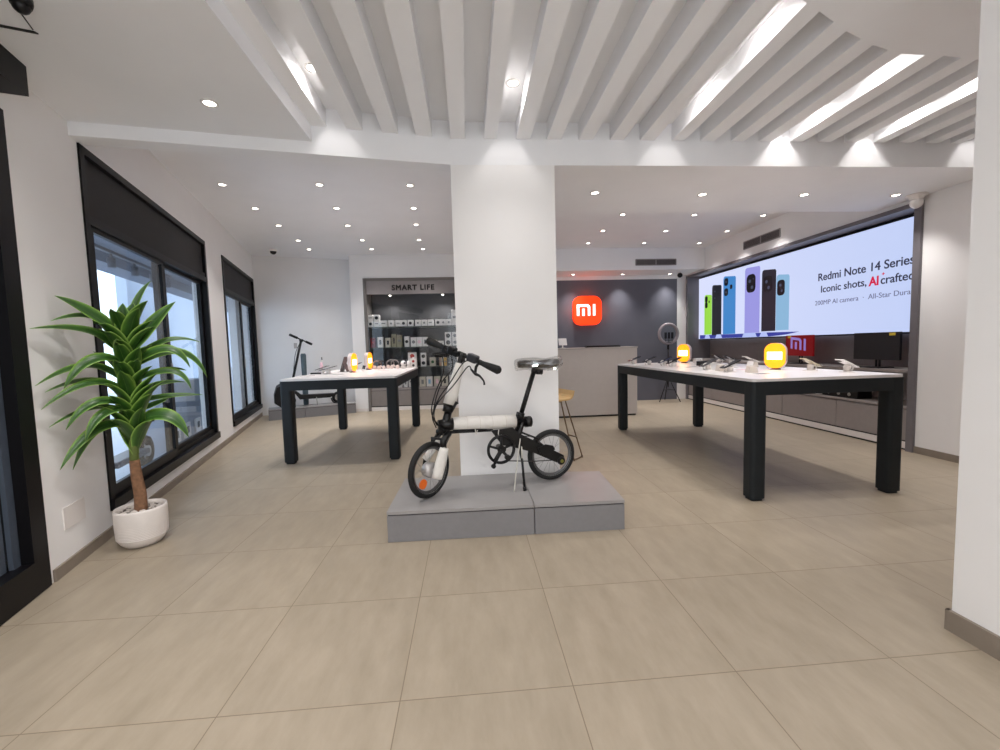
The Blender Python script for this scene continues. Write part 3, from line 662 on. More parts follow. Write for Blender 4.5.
MB().box((x0 + .056, .021, .06), (x1 - .056, .4, .405)).build('drawer_body', DARKGAP, cab); MB().box((x0 + .056, -.005, .0), (x1 - .056, .02, .075)).build('toe_kick', WHITEP, cab)
for a, b_ in ((x0 + .057, -.002), (.002, x1 - .057)): MB().box((a, .003, .458), (b_, .009, 2.328)).build('glass_door', GLASSC, cab)
CABL = bpy.data.lights.new('cabinet_spot', 'SPOT'); CABL.energy = 16; CABL.color = SPOT_COL; CABL.spot_size = math.radians(150); CABL.spot_blend = .6; CABL.shadow_soft_size = .03
for x in (-.55, .52):
    cl_ = bpy.data.objects.new('cabinet_lamp', CABL); COL.objects.link(cl_); cl_.location = (x, .10, 2.30); cl_.rotation_euler = (-.10, 0, 0); cl_.parent = cab
    MB().lathe([(.02, 0), (.018, -.012)], (x, .2, 2.33), n=14).build('spot_fitting', LENS, cab)

CARD = mat('white_carton', (224, 220, 216), .6, noise=.02); CARD2 = mat('cream_carton', (200, 192, 176), .6); CARD3 = mat('khaki_carton', (140, 134, 112), .6); CARDR = mat('dark_red_carton', (120, 26, 38), .5); CARDY = mat('amber_carton', (196, 150, 40), .5); PRINT = mat('dark_print', (28, 28, 32), .5); PRG = mat('grey_print', (120, 120, 122), .5); CARDBR = mat('tan_carton', (170, 140, 116), .6)
ordn = ['first', 'second', 'third', 'fourth', 'fifth', 'sixth', 'seventh', 'eighth', 'ninth', 'tenth', 'eleventh', 'twelfth', 'thirteenth', 'fourteenth']
def carton(x, z, w, h, m, pr, label, group, y=8.72, d=.12, pm=PRINT, shape='dot'):
    x = x + .045 * min(1, max(0, (-.3 - x) / 1.6)); h *= 1.05
    t = thing('product_carton', label, 'box', (x, y, z), 0, group)
    MB().box((-w / 2, -d / 2, 0), (w / 2, d / 2, h), bev=.003, seg=1).build('box', m, t)
    if shape == 'dot': MB().cyl((0, -d / 2 - .0005, h * .5), (0, -d / 2 - .002, h * .5), min(w, h) * pr, n=14).build('print', pm, t)
    elif shape == 'tall': MB().box((-w * pr * .5, -d / 2 - .002, h * .28), (w * pr * .5, -d / 2 - .0005, h * .72)).build('print', pm, t)
    elif shape == 'bar': MB().box((-w * .3, -d / 2 - .002, h * .45), (w * .3, -d / 2 - .0005, h * .6)).build('print', pm, t)
G1 = 'white product boxes on the top shelf'
for i, x in enumerate([-1.93 - .05, -1.855, -1.72, -1.565, -1.42, -1.31, -1.17, -1.015, -.885, -.755, -.60, -.49, -.375]):
    dark = i in (0, 5, 6, 10); bar = i in (1, 2, 4, 9)
    w = .13 if i == 2 else .108
    carton(x, 1.69, w, .12, CARD, .28 if dark else .2, '%s, %s from the left on the top shelf' % ('white carton with a dark round print' if dark else ('white carton with faint grey lettering' if bar else 'white carton with a small grey dot'), ordn[i]), G1, pm=PRINT if dark else PRG, shape='bar' if bar else 'dot')
carton(-1.98, 1.811, .105, .115, CARD, .2, 'white carton stacked on the leftmost carton of the top shelf', G1, pm=PRG, shape='bar')
carton(-1.855, 1.811, .105, .115, CARD, .32, 'white carton with black disc stacked second from left on the top shelf', G1)
carton(-.262, 1.69, .10, .30, CARD, .2, 'tall white carton at the right end of the top shelf beside the pillar', G1, pm=PRG, shape='bar')
G2 = 'product boxes on the second shelf'
for x, w, h, m_, pr, pm, sh, lb in ((-1.95, .09, .19, CARDR, .3, RED, 'bar', 'dark red carton at the left end of the second shelf'), (-1.80, .11, .20, CARD, .35, PRG, 'tall', 'white carton with grey print beside the dark red carton'),
        (-1.645, .10, .18, CARD2, .4, PRINT, 'tall', 'cream carton with black print on the second shelf'), (-1.52, .10, .25, CARD3, .3, PRINT, 'tall', 'taller khaki carton with black print on the second shelf'), (-1.41, .10, .23, CARD3, .3, PRG, 'bar', 'plain khaki carton on the second shelf'),
        (-1.26, .09, .20, CARD, .35, PRINT, 'dot', 'white carton with black dot in the middle of the second shelf'), (-1.12, .11, .18, CARD, .3, PRG, 'dot', 'first of three white cartons together on the second shelf'), (-1.0, .11, .18, CARD, .3, PINK, 'dot', 'middle of three white cartons together on the second shelf'), (-.88, .10, .18, CARD, .3, PRINT, 'tall', 'last of three white cartons together on the second shelf'),
        (-.70, .12, .12, CARD2, .3, PRG, 'bar', 'low cream carton behind the bicycle grip on the second shelf'), (-.56, .12, .10, CARD, .3, PRG, 'bar', 'low white carton behind the bicycle bars on the second shelf'), (-.40, .13, .13, CARD, .34, PRINT, 'dot', 'lower white carton with black ring near the pillar on the second shelf'), (-.26, .11, .13, CARD, .3, PRG, 'dot', 'lower white carton touching the pillar edge on the second shelf')):
    carton(x, 1.277, w, h, m_, pr, lb, G2, pm=pm, shape=sh)
carton(-.40, 1.407, .13, .14, CARD, .34, 'upper white carton with black ring near the pillar on the second shelf', G2)
carton(-.26, 1.407, .11, .14, CARD, .3, 'upper white carton touching the pillar edge on the second shelf', G2, pm=PRG)
G3 = 'product boxes on the third shelf'
for x, z, w, h, m_, pr, pm, sh, lb in ((-1.16, .869, .17, .14, CARD, .3, PRINT, 'dot', 'lower wide white carton with black dot on the third shelf behind the table end'), (-1.16, 1.011, .17, .14, CARD, .3, RED, 'dot', 'upper wide white carton with red dot on the third shelf'),
        (-.93, .869, .11, .135, CARD, .34, PRINT, 'dot', 'lower of two narrow white cartons with black discs on the third shelf'), (-.93, 1.006, .11, .135, CARD, .34, PRINT, 'dot', 'upper of two narrow white cartons with black discs on the third shelf'),
        (-.74, .869, .12, .17, CARD2, .25, mat('green_print', (52, 92, 56), .5), 'dot', 'cream carton with a green dot on the third shelf'), (-.58, .869, .045, .17, CARDBR, .3, PRG, 'bar', 'narrow tan carton on the third shelf'), (-.53, .869, .045, .17, CARD2, .3, PRG, 'bar', 'narrow cream carton on the third shelf'), (-.475, .869, .055, .16, CARDY, .3, PRG, 'bar', 'small amber carton on the third shelf'), (-.38, .869, .10, .13, mat('black_carton', (34, 34, 38), .5), .3, PRG, 'bar', 'black carton at the right end of the third shelf')):
    carton(x, z, w, h, m_, pr, lb, G3, pm=pm, shape=sh)
G4 = 'product boxes on the bottom shelf'
for i, (x, w, h, m_, pm, sh) in enumerate(((-1.44, .10, .17, CARD, PRINT, 'dot'), (-1.32, .08, .19, CARD, PRG, 'tall'), (-1.20, .10, .20, CARD, PRG, 'bar'), (-.965, .12, .19, CARD2, PRG, 'tall'), (-.82, .12, .19, CARD, mat('sky_print', (130, 170, 200), .5), 'tall'), (-.66, .13, .19, CARD2, PINK, 'tall'), (-.50, .12, .19, CARD2, PRINT, 'tall'), (-.34, .12, .21, CARD, PRG, 'bar'))):
    nm = ['white carton with black dot', 'thin white carton with grey stripe', 'plain white carton', 'cream carton with grey stripe', 'white carton with pale blue stripe', 'cream carton with pink stripe', 'cream carton with black stripe', 'tall white carton'][i]
    carton(x, .456, w, h, m_, .4, '%s, %s from the left on the bottom shelf' % (nm, ordn[i]), G4, pm=pm, shape=sh)

# ================================================================== SCOOTER ON ITS PLINTH
t = thing('kick_scooter', 'black electric scooter parked on the rear grey plinth behind the left table', 'scooter', (-2.99, 8.37, .20), math.atan2(PLu.y, PLu.x))
rw = MB().torus((.42, 0, .115), .088, .027, (0, 1, 0)).build('rear_wheel', RUBBER, t); MB().cyl((.42, -.03, .115), (.42, .03, .115), .055, n=20).build('hub', CHROME, rw)
fwh = MB().torus((-.45, 0, .115), .088, .027, (0, 1, 0)).build('front_wheel', RUBBER, t); MB().cyl((-.45, -.03, .115), (-.45, .03, .115), .055, n=20).build('hub', CHROME, fwh)
MB().extr([(-.27, -.07, .13), (.26, -.07, .13), (.34, -.07, .16), (.34, -.07, .205), (-.24, -.07, .215), (-.33, -.07, .30), (-.37, -.07, .28)], (0, .14, 0)).build('deck', BLACKF, t)
MB().torus((.42, 0, .115), .128, .012, (0, 1, 0), a0=1.2, a1=3.9).build('mudguard', BLACKF, t)
MB().tube([(-.44, 0, .24), (-.36, 0, .55), (-.19, 0, 1.24)], .022).cyl((-.45, 0, .115), (-.43, 0, .27), .03).build('steering_column', BLACKF, t)
hb = MB().cyl((-.35, -.06, 1.345), (-.02, .10, 1.185), .013).cyl((-.19, 0, 1.22), (-.18, 0, 1.275), .03).build('handlebar', BLACKF, t)
MB().cyl((-.38, -.07, 1.36), (-.25, -.015, 1.297), .023).build('grip', RUBBER, hb); MB().cyl((-.10, .06, 1.224), (.0, .11, 1.175), .023).build('grip', RUBBER, hb)
MB().box((-.22, -.025, 1.235), (-.15, .03, 1.275), bev=.008).build('display_unit', BLACKP, hb)
MB().tube([(.02, -.06, .17), (.03, -.10, .0)], .007).build('kickstand', CHROME, t)
MB().tube([(-.20, .02, 1.22), (-.30, -.05, 1.0), (-.36, -.03, .6), (-.42, 0, .3)], .005, smooth=5).build('brake_cable', BLACKP, t)
MB().box((-.318, -.078, 1.10), (-.262, -.072, 1.2), bev=.002).build('swing_tag', mat('grey_tag', (176, 172, 170), .5), t)
t = thing('carry_case', 'rounded black case standing on the rear plinth behind the left table corner', 'case', (-3.42, 8.04, .20), math.atan2(PLu.y, PLu.x) + .1)
MB().extr([(-.17, -.07, .10), (-.05, -.07, 0), (.17, -.07, 0), (.17, -.07, .50), (.0, -.07, .49), (-.12, -.07, .42), (-.17, -.07, .26)], (0, .16, 0)).build('shell', BLACKP, t)
MB().tube([(-.12, -.078, .40), (.0, -.078, .47), (.14, -.078, .48)], .007).tube([(-.0, -.078, .12), (.08, -.078, .24), (.16, -.078, .27)], .007, smooth=4).build('piping', mat('grey_piping', (110, 108, 108), .5), t)
t = thing('fabric_roll', 'upright grey-teal fabric roll behind the left table beside the scooter', 'roll', (-3.20, 8.46, .20))
MB().lathe([(.045, 0), (.052, .3), (.045, .6), (.050, .97), (.035, 1.0)], n=16).build('roll', TEAL, t)

# ================================================================== BICYCLE
B0 = Vector((.613, 3.151, .20)); BANG = math.atan2(.2515, .968)      # plane runs from rear contact towards -X and towards the camera
bike = thing('folding_bicycle', 'black folding bicycle wrapped in white foam on the grey plinth', 'bicycle', B0)
BU = Vector((-.968, -.2515, 0)); BN = Vector((.2515, -.968, 0))      # along to the front, lateral towards the camera (rider's left)
def bp(x, z, n=0.):      # world x on the bicycle plane, world z, lateral offset -> local
    s = (B0.x - x) / .968
    return BU * s + BN * n + Vector((0, 0, z - .20))
WV = lambda x, y, z: Vector((x, y, z)) - B0
def wheel(nm, c, axis, hubr, upv=(0, 0, 1)):
    axis = Vector(axis).normalized()
    w = MB().torus(c, .158, .0085, axis, n=56, m=8).torus(c, .150, .006, axis, n=56, m=8).build(nm, RIM, bike)
    MB().torus(c, .176, .0205, axis, n=64, m=12).build('tire', RUBBER, w)
    MB().cyl(Vector(c) - axis * .045, Vector(c) + axis * .045, .012, n=14).lathe([(.02, -.035), (hubr, -.028), (hubr * 1.02, .0), (hubr, .028), (.02, .035)], c, n=28, axis=axis).build('hub', mat('motor_hub', (190, 186, 184), .35, metal=.4), w)
    x = axis.orthogonal().normalized(); y = axis.cross(x); m = MB()
    for k in range(20):
        a = 2 * PI * k / 20; e = x * math.cos(a) + y * math.sin(a); sg = 1 if k % 2 else -1; a2 = a + .35 * (1 if (k // 2) % 2 else -1); e2 = x * math.cos(a2) + y * math.sin(a2)
        m.cyl(Vector(c) + e2 * hubr * .9 + axis * .024 * sg, Vector(c) + e * .152, .0013, n=5, caps=False)
    m.build('spokes', CHROME, w)
    MB().torus(c, .1685, .0028, axis, n=56, m=6).torus(Vector(c) + axis * .013, .163, .002, axis, n=56, m=6).build('reflective_stripe', mat('grey_stripe', (150, 150, 148), .4), w)
    return w
# rear wheel
rc = bp(.613, .397)
wheel('rear_wheel', rc, BN, .034)
# steering geometry
ST = math.radians(37)
FU = (BU * math.cos(ST) + BN * math.sin(ST)); FN = (BN * math.cos(ST) - BU * math.sin(ST))
fcn = bp(-.298, .397, .02)
tiltax = Vector((0, 0, 1)) * .985 - BU * .17
FNt = (FN + Vector((0, 0, -.03))).normalized()
wf = wheel('front_wheel', fcn, FNt, .052)
MB().lathe([(.034, -.004), (.034, .004)], fcn + FU * .085 + Vector((0, 0, -.075)) + FNt * .018, n=20, axis=FNt).build('reflector', ORANGE_R, wf)
# fork
crown = bp(-.19, .645, .0)
m = MB()
for s_ in (1, -1):
    m.tube([crown + FN * .05 * s_ + Vector((0, 0, -.01)), fcn + FN * .062 * s_ + Vector((0, 0, .09)) - FU * .035, fcn + FN * .055 * s_], .0135)
m.tube([crown + FN * .055, crown + Vector((0, 0, .015)), crown - FN * .055], .02)
m.tube([crown, bp(-.178, .70)], .030)
m.tube([crown + FN * .05 + Vector((0, 0, .0)), WV(-.190, 2.87, .60), WV(-.190, 2.865, .56)], .024)
m.build('fork', BLACKF, bike)
MB().tube([WV(-.183, 2.86, .555), WV(-.210, 2.85, .455), WV(-.240, 2.84, .352)], [.030, .038, .036], n=14, smooth=3).build('fork_foam_sleeve', FOAM, bike)
MB().tube([crown - FN * .05 + Vector((0, 0, -.055)) - FU * .01, fcn - FN * .05 + Vector((0, 0, .06)) - FU * .01], .026, n=12).build('fork_foam_sleeve', FOAM, bike)
m = MB(); bc = crown + FU * .07 + Vector((0, 0, -.03))
m.tube([bc + FN * .045, bc + FN * .05 + Vector((0, 0, -.05)), bc + FN * .03 + Vector((0, 0, -.075))], .008).tube([bc - FN * .045, bc - FN * .05 + Vector((0, 0, -.05))], .008).tube([bc + FN * .05, bc - FN * .05], .009).tube([bc, crown], .008)
m.build('front_brake', BLACKP, bike)
# head and hinge
MB().tube([bp(-.185, .665), bp(-.150, .80)], [.030, .027], n=14).tube([bp(-.225, .70), bp(-.10, .70)], [.036, .046], n=14).cyl(bp(-.158, .79), bp(-.148, .835), .036).cyl(bp(-.19, .655), bp(-.186, .675), .037).build('head_tube', BLACKF, bike)
MB().cyl(bp(-.14, .79, .035), bp(-.10, .86, .04), .010).build('stem_latch', BLACKP, bike)
# main tube
MB().tube([bp(-.20, .695), bp(.455, .667)], .036, n=18).lathe([(.041, -.022), (.041, .022)], bp(.43, .668), n=20, axis=BU).build('main_tube', BLACKF, bike)
MB().tube([bp(-.125, .700), bp(-.02, .696), bp(.10, .690), bp(.20, .685), bp(.33, .680)], [.047, .050, .049, .050, .048], n=20).build('foam_wrap', FOAM, bike)
m = MB()
for x in (-.03, .06, .15, .25): m.torus(bp(x, .697 - (x + .03) * .045), .0502, .0012, BU, n=24, m=5)
m.build('tape_bands', mat('clear_tape', (206, 198, 188), .3), bike)
MB().tube([bp(-.21, .645), bp(.02, .635), bp(.16, .630)], .011).tube([bp(-.13, .66, .03), bp(.1, .645, .03), bp(.2, .60, .02)], .004, smooth=4).build('cable_guide_tube', BLACKP, bike)
# stem with foam, handlebar
STB, STT = bp(-.143, .83), bp(-.052, 1.15)
MB().tube([STB, bp(-.046, 1.185)], .020, n=14).build('stem', BLACKF, bike)
MB().tube([STB + Vector((0, 0, .012)), bp(-.115, .93), bp(-.085, 1.04), bp(-.060, 1.125)], [.045, .042, .036, .030], n=18).build('stem_foam_sleeve', FOAM, bike)
BM = bp(-.046, 1.185)
bd = FN.copy(); bd = (bd + Vector((0, 0, -.34))).normalized()
def hb_(q, d=(0, 0, 0)): return BM + bd * q + Vector(d)
hbar = MB().tube([hb_(-.30), hb_(.30)], .0125, n=12).cyl(BM - Vector((0, 0, .05)), BM + Vector((0, 0, .012)), .024).lathe([(.02, -.03), (.02, .03)], BM, n=16, axis=bd).build('handlebar', BLACKF, bike)
MB().tube([hb_(.175), hb_(.20), hb_(.26), hb_(.325), hb_(.34)], [.017, .019, .025, .030, .020], n=14).build('grip', RUBBER, hbar)
MB().tube([hb_(-.175), hb_(-.20), hb_(-.26), hb_(-.325), hb_(-.34)], [.017, .019, .025, .030, .020], n=14).build('grip', RUBBER, hbar)
m = MB(); Rb = Matrix((bd, Vector((0, 0, 1)).cross(bd).normalized(), bd.cross(Vector((0, 0, 1)).cross(bd).normalized()))).transposed()
m.obox(hb_(.105, (0, 0, .008)), (.082, .055, .058), Rb, bev=.012); m.build('display_unit', mat('display_unit_plastic', (44, 44, 50), .35), hbar)
m = MB(); m.obox(hb_(-.09, (0, 0, .0)), (.06, .055, .06), Rb, bev=.012).obox(hb_(-.155, (0, 0, -.03)), (.06, .045, .065), Rb, bev=.012).obox(hb_(-.05, (0, 0, -.01)), (.04, .05, .035), Rb, bev=.006); m.tube([hb_(-.15), hb_(-.14, (-.03, 0, -.05)), hb_(-.20, (-.05, 0, -.07))], .008, smooth=4); m.build('gear_shifter', BLACKP, hbar)
Bx = FU
MB().cyl(hb_(.155), hb_(.175), .019).tube([hb_(.16) , hb_(.155) + Bx * .03 + Vector((0, 0, -.035)), hb_(.15) + Bx * .035 + Vector((0, 0, -.075))], .010).tube([hb_(.115) + Bx * .04 + Vector((0, 0, -.06)), hb_(.16) + Bx * .045 + Vector((0, 0, -.078)), hb_(.20) + Bx * .05 + Vector((0, 0, -.078)), hb_(.235) + Bx * .05 + Vector((0, 0, -.10)), hb_(.24) + Bx * .05 + Vector((0, 0, -.125))], [.006, .011, .008, .006, .007], smooth=4).build('brake_lever', BLACKP, hbar)
MB().cyl(hb_(-.155), hb_(-.175), .019).tube([hb_(-.13) + Bx * .03 + Vector((0, 0, -.04)), hb_(-.18) + Bx * .05 + Vector((0, 0, -.045)), hb_(-.25) + Bx * .05 + Vector((0, 0, -.07))], [.010, .009, .006], smooth=4).build('brake_lever', BLACKP, hbar)
for k, (P) in enumerate(([hb_(.12) + Bx * .04 + Vector((0, 0, -.06)), bp(-.02, 1.10, .05), bp(-.13, .98, .09), bp(-.24, .86, .08), bp(-.26, .76, .06), bp(-.215, .68, .04), bp(-.19, .55, .07)],
        [hb_(-.1, (0, 0, -.04)), bp(-.12, 1.09, .02), bp(-.20, 1.0, .05), bp(-.255, .85, .06), bp(-.252, .74, .05), bp(-.18, .66, .04)],
        [hb_(-.15, (-.03, 0, -.04)), bp(-.17, 1.07, -.03), bp(-.235, .93, .0), bp(-.27, .80, .02), bp(-.235, .70, .02)],
        [hb_(.06, (0, 0, -.02)), bp(-.06, 1.12, .06), bp(-.15, .99, .06), bp(-.22, .90, .06), bp(-.27, .78, .05), bp(-.245, .69, .04)])):
    MB().tube(P, .0042, n=7, smooth=7).build('cable', BLACKP, bike)
# seat tube and post, saddle
MB().tube([bp(.325, .50), bp(.372, .70), bp(.380, .735)], .024, n=14).cyl(bp(.366, .70), bp(.378, .74), .032).build('seat_tube', BLACKF, bike)
MB().box((-.02, -.008, -.008), (.03, .008, .008)).build('tmp', BLACKP)
bpy.data.objects.remove(bpy.data.objects['tmp'])
MB().tube([bp(.345, .735, .03), bp(.33, .725, .045), bp(.345, .71, .05)], .007).build('seat_clamp_lever', BLACKP, bike)
MB().tube([bp(.376, .72), bp(.487, 1.045)], .0175, n=14).build('seat_post', BLACKF, bike)
MB().tube([bp(.487, 1.035), bp(.495, 1.065)], .024).tube([bp(.50, 1.045, .01), bp(.545, 1.04, .015)], .024, n=12).tube([bp(.42, 1.095, .018), bp(.48, 1.068, .018), bp(.60, 1.085, .022)], .004).build('seat_post_head', BLACKP, bike)
def saddle(nm, m_, gx, par):
    b = bmesh.new(); rings = []
    for x, w, zt, zb in ((.362, .012, 1.108, 1.09), (.375, .022, 1.118, 1.085), (.42, .026, 1.120, 1.085), (.47, .034, 1.115, 1.08), (.53, .056, 1.113, 1.078), (.59, .074, 1.118, 1.072), (.64, .076, 1.124, 1.076), (.67, .055, 1.122, 1.088), (.682, .02, 1.113, 1.098)):
        zt += .012; zb -= .012; w += gx; zt += gx * 1.4; zb -= gx * 1.4; r = []
        for k in range(14):
            a = 2 * PI * k / 14; n = w * math.cos(a); z = (zt + zb) / 2 + (zt - zb) / 2 * math.sin(a)
            if gx > 0: n += random.uniform(-.009, .009); z += random.uniform(-.010, .010)
            r.append(b.verts.new(bp(x + (0 if gx == 0 else (x - .52) * .12), z, n)))
        rings.append(r)
    for A, C in zip(rings, rings[1:]):
        for k in range(14): f_ = b.faces.new((A[k], A[(k + 1) % 14], C[(k + 1) % 14], C[k])); f_.smooth = gx == 0
    b.faces.new(rings[0][::-1]); b.faces.new(rings[-1])
    q = MB(); q.bm.free(); q.bm = b
    return q.build(nm, m_, par)
sd = saddle('saddle', BLACKP, 0, bike)
saddle('plastic_cover', PLASTIC_CLEAR, .010, sd)
# drivetrain
cc = bp(.203, .494, .055)
m = MB().torus(cc, .098, .011, BN, n=44, m=8)
for k in range(5):
    a = 2 * PI * k / 5 + .3; e = -BU * math.cos(a) + Vector((0, 0, 1)) * math.sin(a); m.tube([cc, cc + e * .09], [.011, .008], n=8)
m.lathe([(.028, -.01), (.03, 0), (.028, .012)], cc, n=20, axis=BN); m.build('chainring_guard', BLACKP, bike)
MB().cyl(bp(.215, .492, -.05), bp(.215, .492, .07), .02).build('bottom_bracket', BLACKF, bike)
MB().tube([cc + BN * .015, cc + BN * .02 + Vector((0, 0, -.11)) + BU * .07], [.012, .010]).lathe([(.016, -.008), (.016, .012)], cc + BN * .022 + Vector((0, 0, -.11)) + BU * .07, n=14, axis=BN).build('crank_arm', BLACKP, bike)
MB().tube([cc - BN * .02, cc + BN * .03 - BU * .035 + Vector((0, 0, -.05))], .011).lathe([(.02, -.012), (.02, .02)], cc + BN * .03 - BU * .035 + Vector((0, 0, -.055)), n=14, axis=BN).build('crank_arm', BLACKP, bike)
# swing arm: flat beam from the seat tube and bracket to the rear axle
def plate(pts, n0, n1, nm, m_):
    mb_ = MB(); mb_.extr([bp(x, z, n0) for x, z in pts], BN * (n1 - n0)); return mb_.build(nm, m_, bike)
plate([(.135, .635), (.30, .64), (.335, .60), (.45, .535), (.62, .435), (.69, .395), (.70, .36), (.67, .335), (.63, .345), (.45, .44), (.30, .50), (.215, .52)], .03, .05, 'swing_arm', BLACKF)
plate([(.33, .57), (.45, .53), (.54, .49), (.60, .44), (.45, .44), (.35, .49)], -.05, -.03, 'swing_arm', BLACKF)
plate([(.48, .475), (.545, .495), (.60, .48), (.615, .45), (.56, .425), (.50, .43)], .052, .066, 'gear_cover', BLACKP)
MB().tube([bp(.38, .67, .02), bp(.315, .49, .03)], .020).tube([bp(.36, .60, .02), bp(.50, .535, .03)], .007).build('rear_stay', BLACKF, bike)
MB().lathe([(.03, -.012), (.032, 0), (.026, .012)], bp(.668, .355, .055), n=22, axis=BN).build('axle_cap', BLACKP, bike)
MB().lathe([(.013, -.002), (.013, .003)], bp(.668, .355, .068), n=16, axis=BN).build('axle_badge', mat('olive_badge', (120, 116, 40), .4), bike)
MB().tube([bp(.23, .402, .04), bp(.46, .372, .04), bp(.62, .362, .04)], .004).tube([bp(.215, .585, .03), bp(.45, .56, .03), bp(.60, .43, .03)], .0035).build('chain', mat('chain_steel', (70, 66, 62), .4, metal=.8), bike)
MB().tube([bp(.345, .50, .03), bp(.345, .40, .09), bp(.335, .228, .15)], [.011, .009, .009]).cyl(bp(.335, .226, .15), bp(.336, .202, .153), .013).build('kickstand', BLACKP, bike)
MB().tube([bp(.345, .56, .06), bp(.325, .48, .08), bp(.290, .36, .12), bp(.250, .21, .17)], .0042, n=6, smooth=5).tube([bp(.352, .50, .065), bp(.345, .42, .09)], .005).build('plastic_strap', mat('pale_strap', (206, 202, 192), .4), bike)
MB().tube([bp(.19, .64, .05), bp(.185, .60, .055), bp(.21, .60, .055)], .003, smooth=4).tube([bp(.02, .66, .05), bp(.025, .62, .05), bp(.035, .65, .05)], .003, smooth=4).build('plastic_tie', FOAM, bike)

# ================================================================== POTTED PLANT
PC = Vector((-2.190, 2.888, 0)); PR = Vector((.7936, .6085, 0)); PNn = Vector((.6085, -.7936, 0))     # right and towards the camera, seen from the door
plant = thing('potted_plant', 'tall green dracaena in a ribbed white pot beside the near window', 'plant', PC)
prof = [(.072, 0), (.095, .004), (.118, .03), (.131, .055)]
prof += [(.134, .07), (.1375, .11)]
prof += [(.140, .155), (.141, .20), (.139, .235), (.137, .250), (.131, .250), (.129, .225), (.128, .21)]
pot = MB().lathe(prof, n=56, capb=False).build('pot', mat('white_ceramic', (228, 220, 214), .45, bump=.05), plant)
m = MB()
for k in range(9): m.torus((0, 0, .062 + k * .0105), .1335 + .0005 * k, .0028, (0, 0, 1), n=56, m=6)
m.build('ribs', MATS['white_ceramic'], pot)
MB().lathe([(.001, .222), (.128, .222)], n=32, capa=False, capb=False).build('soil', mat('dark_soil', (92, 80, 70), .9, noise=.3, nscale=30), plant)
m = MB(); rr_ = random.Random(3)
for k in range(90):
    a, q = rr_.uniform(0, 2 * PI), .125 * math.sqrt(rr_.random()); s_ = rr_.uniform(.008, .014)
    m.sph((q * math.cos(a), q * math.sin(a), .226 + rr_.uniform(0, .006)), s_, 1.2, .9, .6, u=7, v=5)
o = m.build('pebbles', mat('pale_pebbles', (206, 196, 188), .7, noise=.15, nscale=30), plant); o['kind'] = 'stuff'
BARK = mat('brown_fibre_bark', (134, 98, 72), .9, noise=.25, nscale=45, bump=.8)
MB().tube([(0, 0, .215), (0.004, -.0, .33), (-.008, 0, .45), (-.013, .0, .56)], [.036, .034, .031, .027], n=16, smooth=4).build('trunk', BARK, plant)
MB().tube([(-.013, 0, .55), (-.010, 0, .75), (.0, 0, 1.0), (.008, 0, 1.30)], [.026, .022, .016, .010], n=12, smooth=3).build('green_stem', mat('olive_stem', (96, 112, 52), .7, noise=.2), plant)
def leaf_mat():
    m = bpy.data.materials.new('dracaena_leaf'); m.use_nodes = True; nt = m.node_tree; b = nt.nodes['Principled BSDF']
    uv = nt.nodes.new('ShaderNodeUVMap'); sp = nt.nodes.new('ShaderNodeSeparateXYZ'); nt.links.new(uv.outputs[0], sp.inputs[0])
    cr = nt.nodes.new('ShaderNodeValToRGB'); e = cr.color_ramp.elements
    e[0].position = 0; e[0].color = (*lin((150, 184, 84)), 1); e[1].position = 1; e[1].color = (*lin((150, 184, 84)), 1)
    for p, c in ((.10, (78, 118, 42)), (.3, (46, 84, 28)), (.48, (40, 76, 26)), (.5, (92, 128, 58)), (.52, (40, 76, 26)), (.7, (46, 84, 28)), (.90, (78, 118, 42))):
        q = e.new(p); q.color = (*lin(c), 1)
    nt.links.new(sp.outputs[0], cr.inputs[0])
    n = nt.nodes.new('ShaderNodeTexNoise'); n.inputs['Scale'].default_value = 6
    hs = nt.nodes.new('ShaderNodeHueSaturation'); nt.links.new(cr.outputs[0], hs.inputs['Color'])
    mm = nt.nodes.new('ShaderNodeMath'); mm.operation = 'MULTIPLY_ADD'; mm.inputs[1].default_value = .6; mm.inputs[2].default_value = .75; nt.links.new(n.outputs['Fac'], mm.inputs[0]); nt.links.new(mm.outputs[0], hs.inputs['Value'])
    nt.links.new(hs.outputs[0], b.inputs['Base Color']); b.inputs['Roughness'].default_value = .38
    return m
LEAF = leaf_mat()
def leaf(b0, b1, b2, w, face=None, N=14):
    b0, b1, b2 = Vector(b0), Vector(b1), Vector(b2); bm = bmesh.new(); uvl = bm.loops.layers.uv.new('UVMap'); rows_ = []
    c1 = b1 * 2 - (b0 + b2) * .5
    for i in range(N + 1):
        t_ = i / N; p = b0 * (1 - t_) ** 2 + c1 * 2 * t_ * (1 - t_) + b2 * t_ * t_
        d = ((c1 - b0) * (1 - t_) + (b2 - c1) * t_).normalized()
        fv = face if face is not None else Vector((0, 0, 1)) + PNn * .55
        sd_ = d.cross(fv); sd_ = sd_.normalized() if sd_.length > 1e-3 else PR.copy()
        nn = sd_.cross(d).normalized()
        ww = w * .5 * (min(1, .42 + t_ * 2.2)) * (max(0, 1 - max(0, (t_ - .42) / .58) ** 1.7)) + .0008
        r = []
        for q in (-1, -.5, 0, .5, 1):
            r.append((bm.verts.new(p + sd_ * ww * q + nn * (abs(q) * ww * .38)), (q + 1) / 2))
        rows_.append(r)
    for i in range(N):
        for j in range(4):
            A, B_, C_, D_ = rows_[i][j], rows_[i][j + 1], rows_[i + 1][j + 1], rows_[i + 1][j]
            f_ = bm.faces.new((A[0], B_[0], C_[0], D_[0])); f_.smooth = True
            for lp, uu in zip(f_.loops, (A[1], B_[1], C_[1], D_[1])): lp[uvl].uv = (uu, i / N)
    me = bpy.data.meshes.new('leaf'); bm.to_mesh(me); bm.free(); me.materials.append(LEAF)
    o = bpy.data.objects.new('leaf', me); COL.objects.link(o); o.parent = plant
    sm = o.modifiers.new('thickness', 'SOLIDIFY'); sm.thickness = .0012
    return o
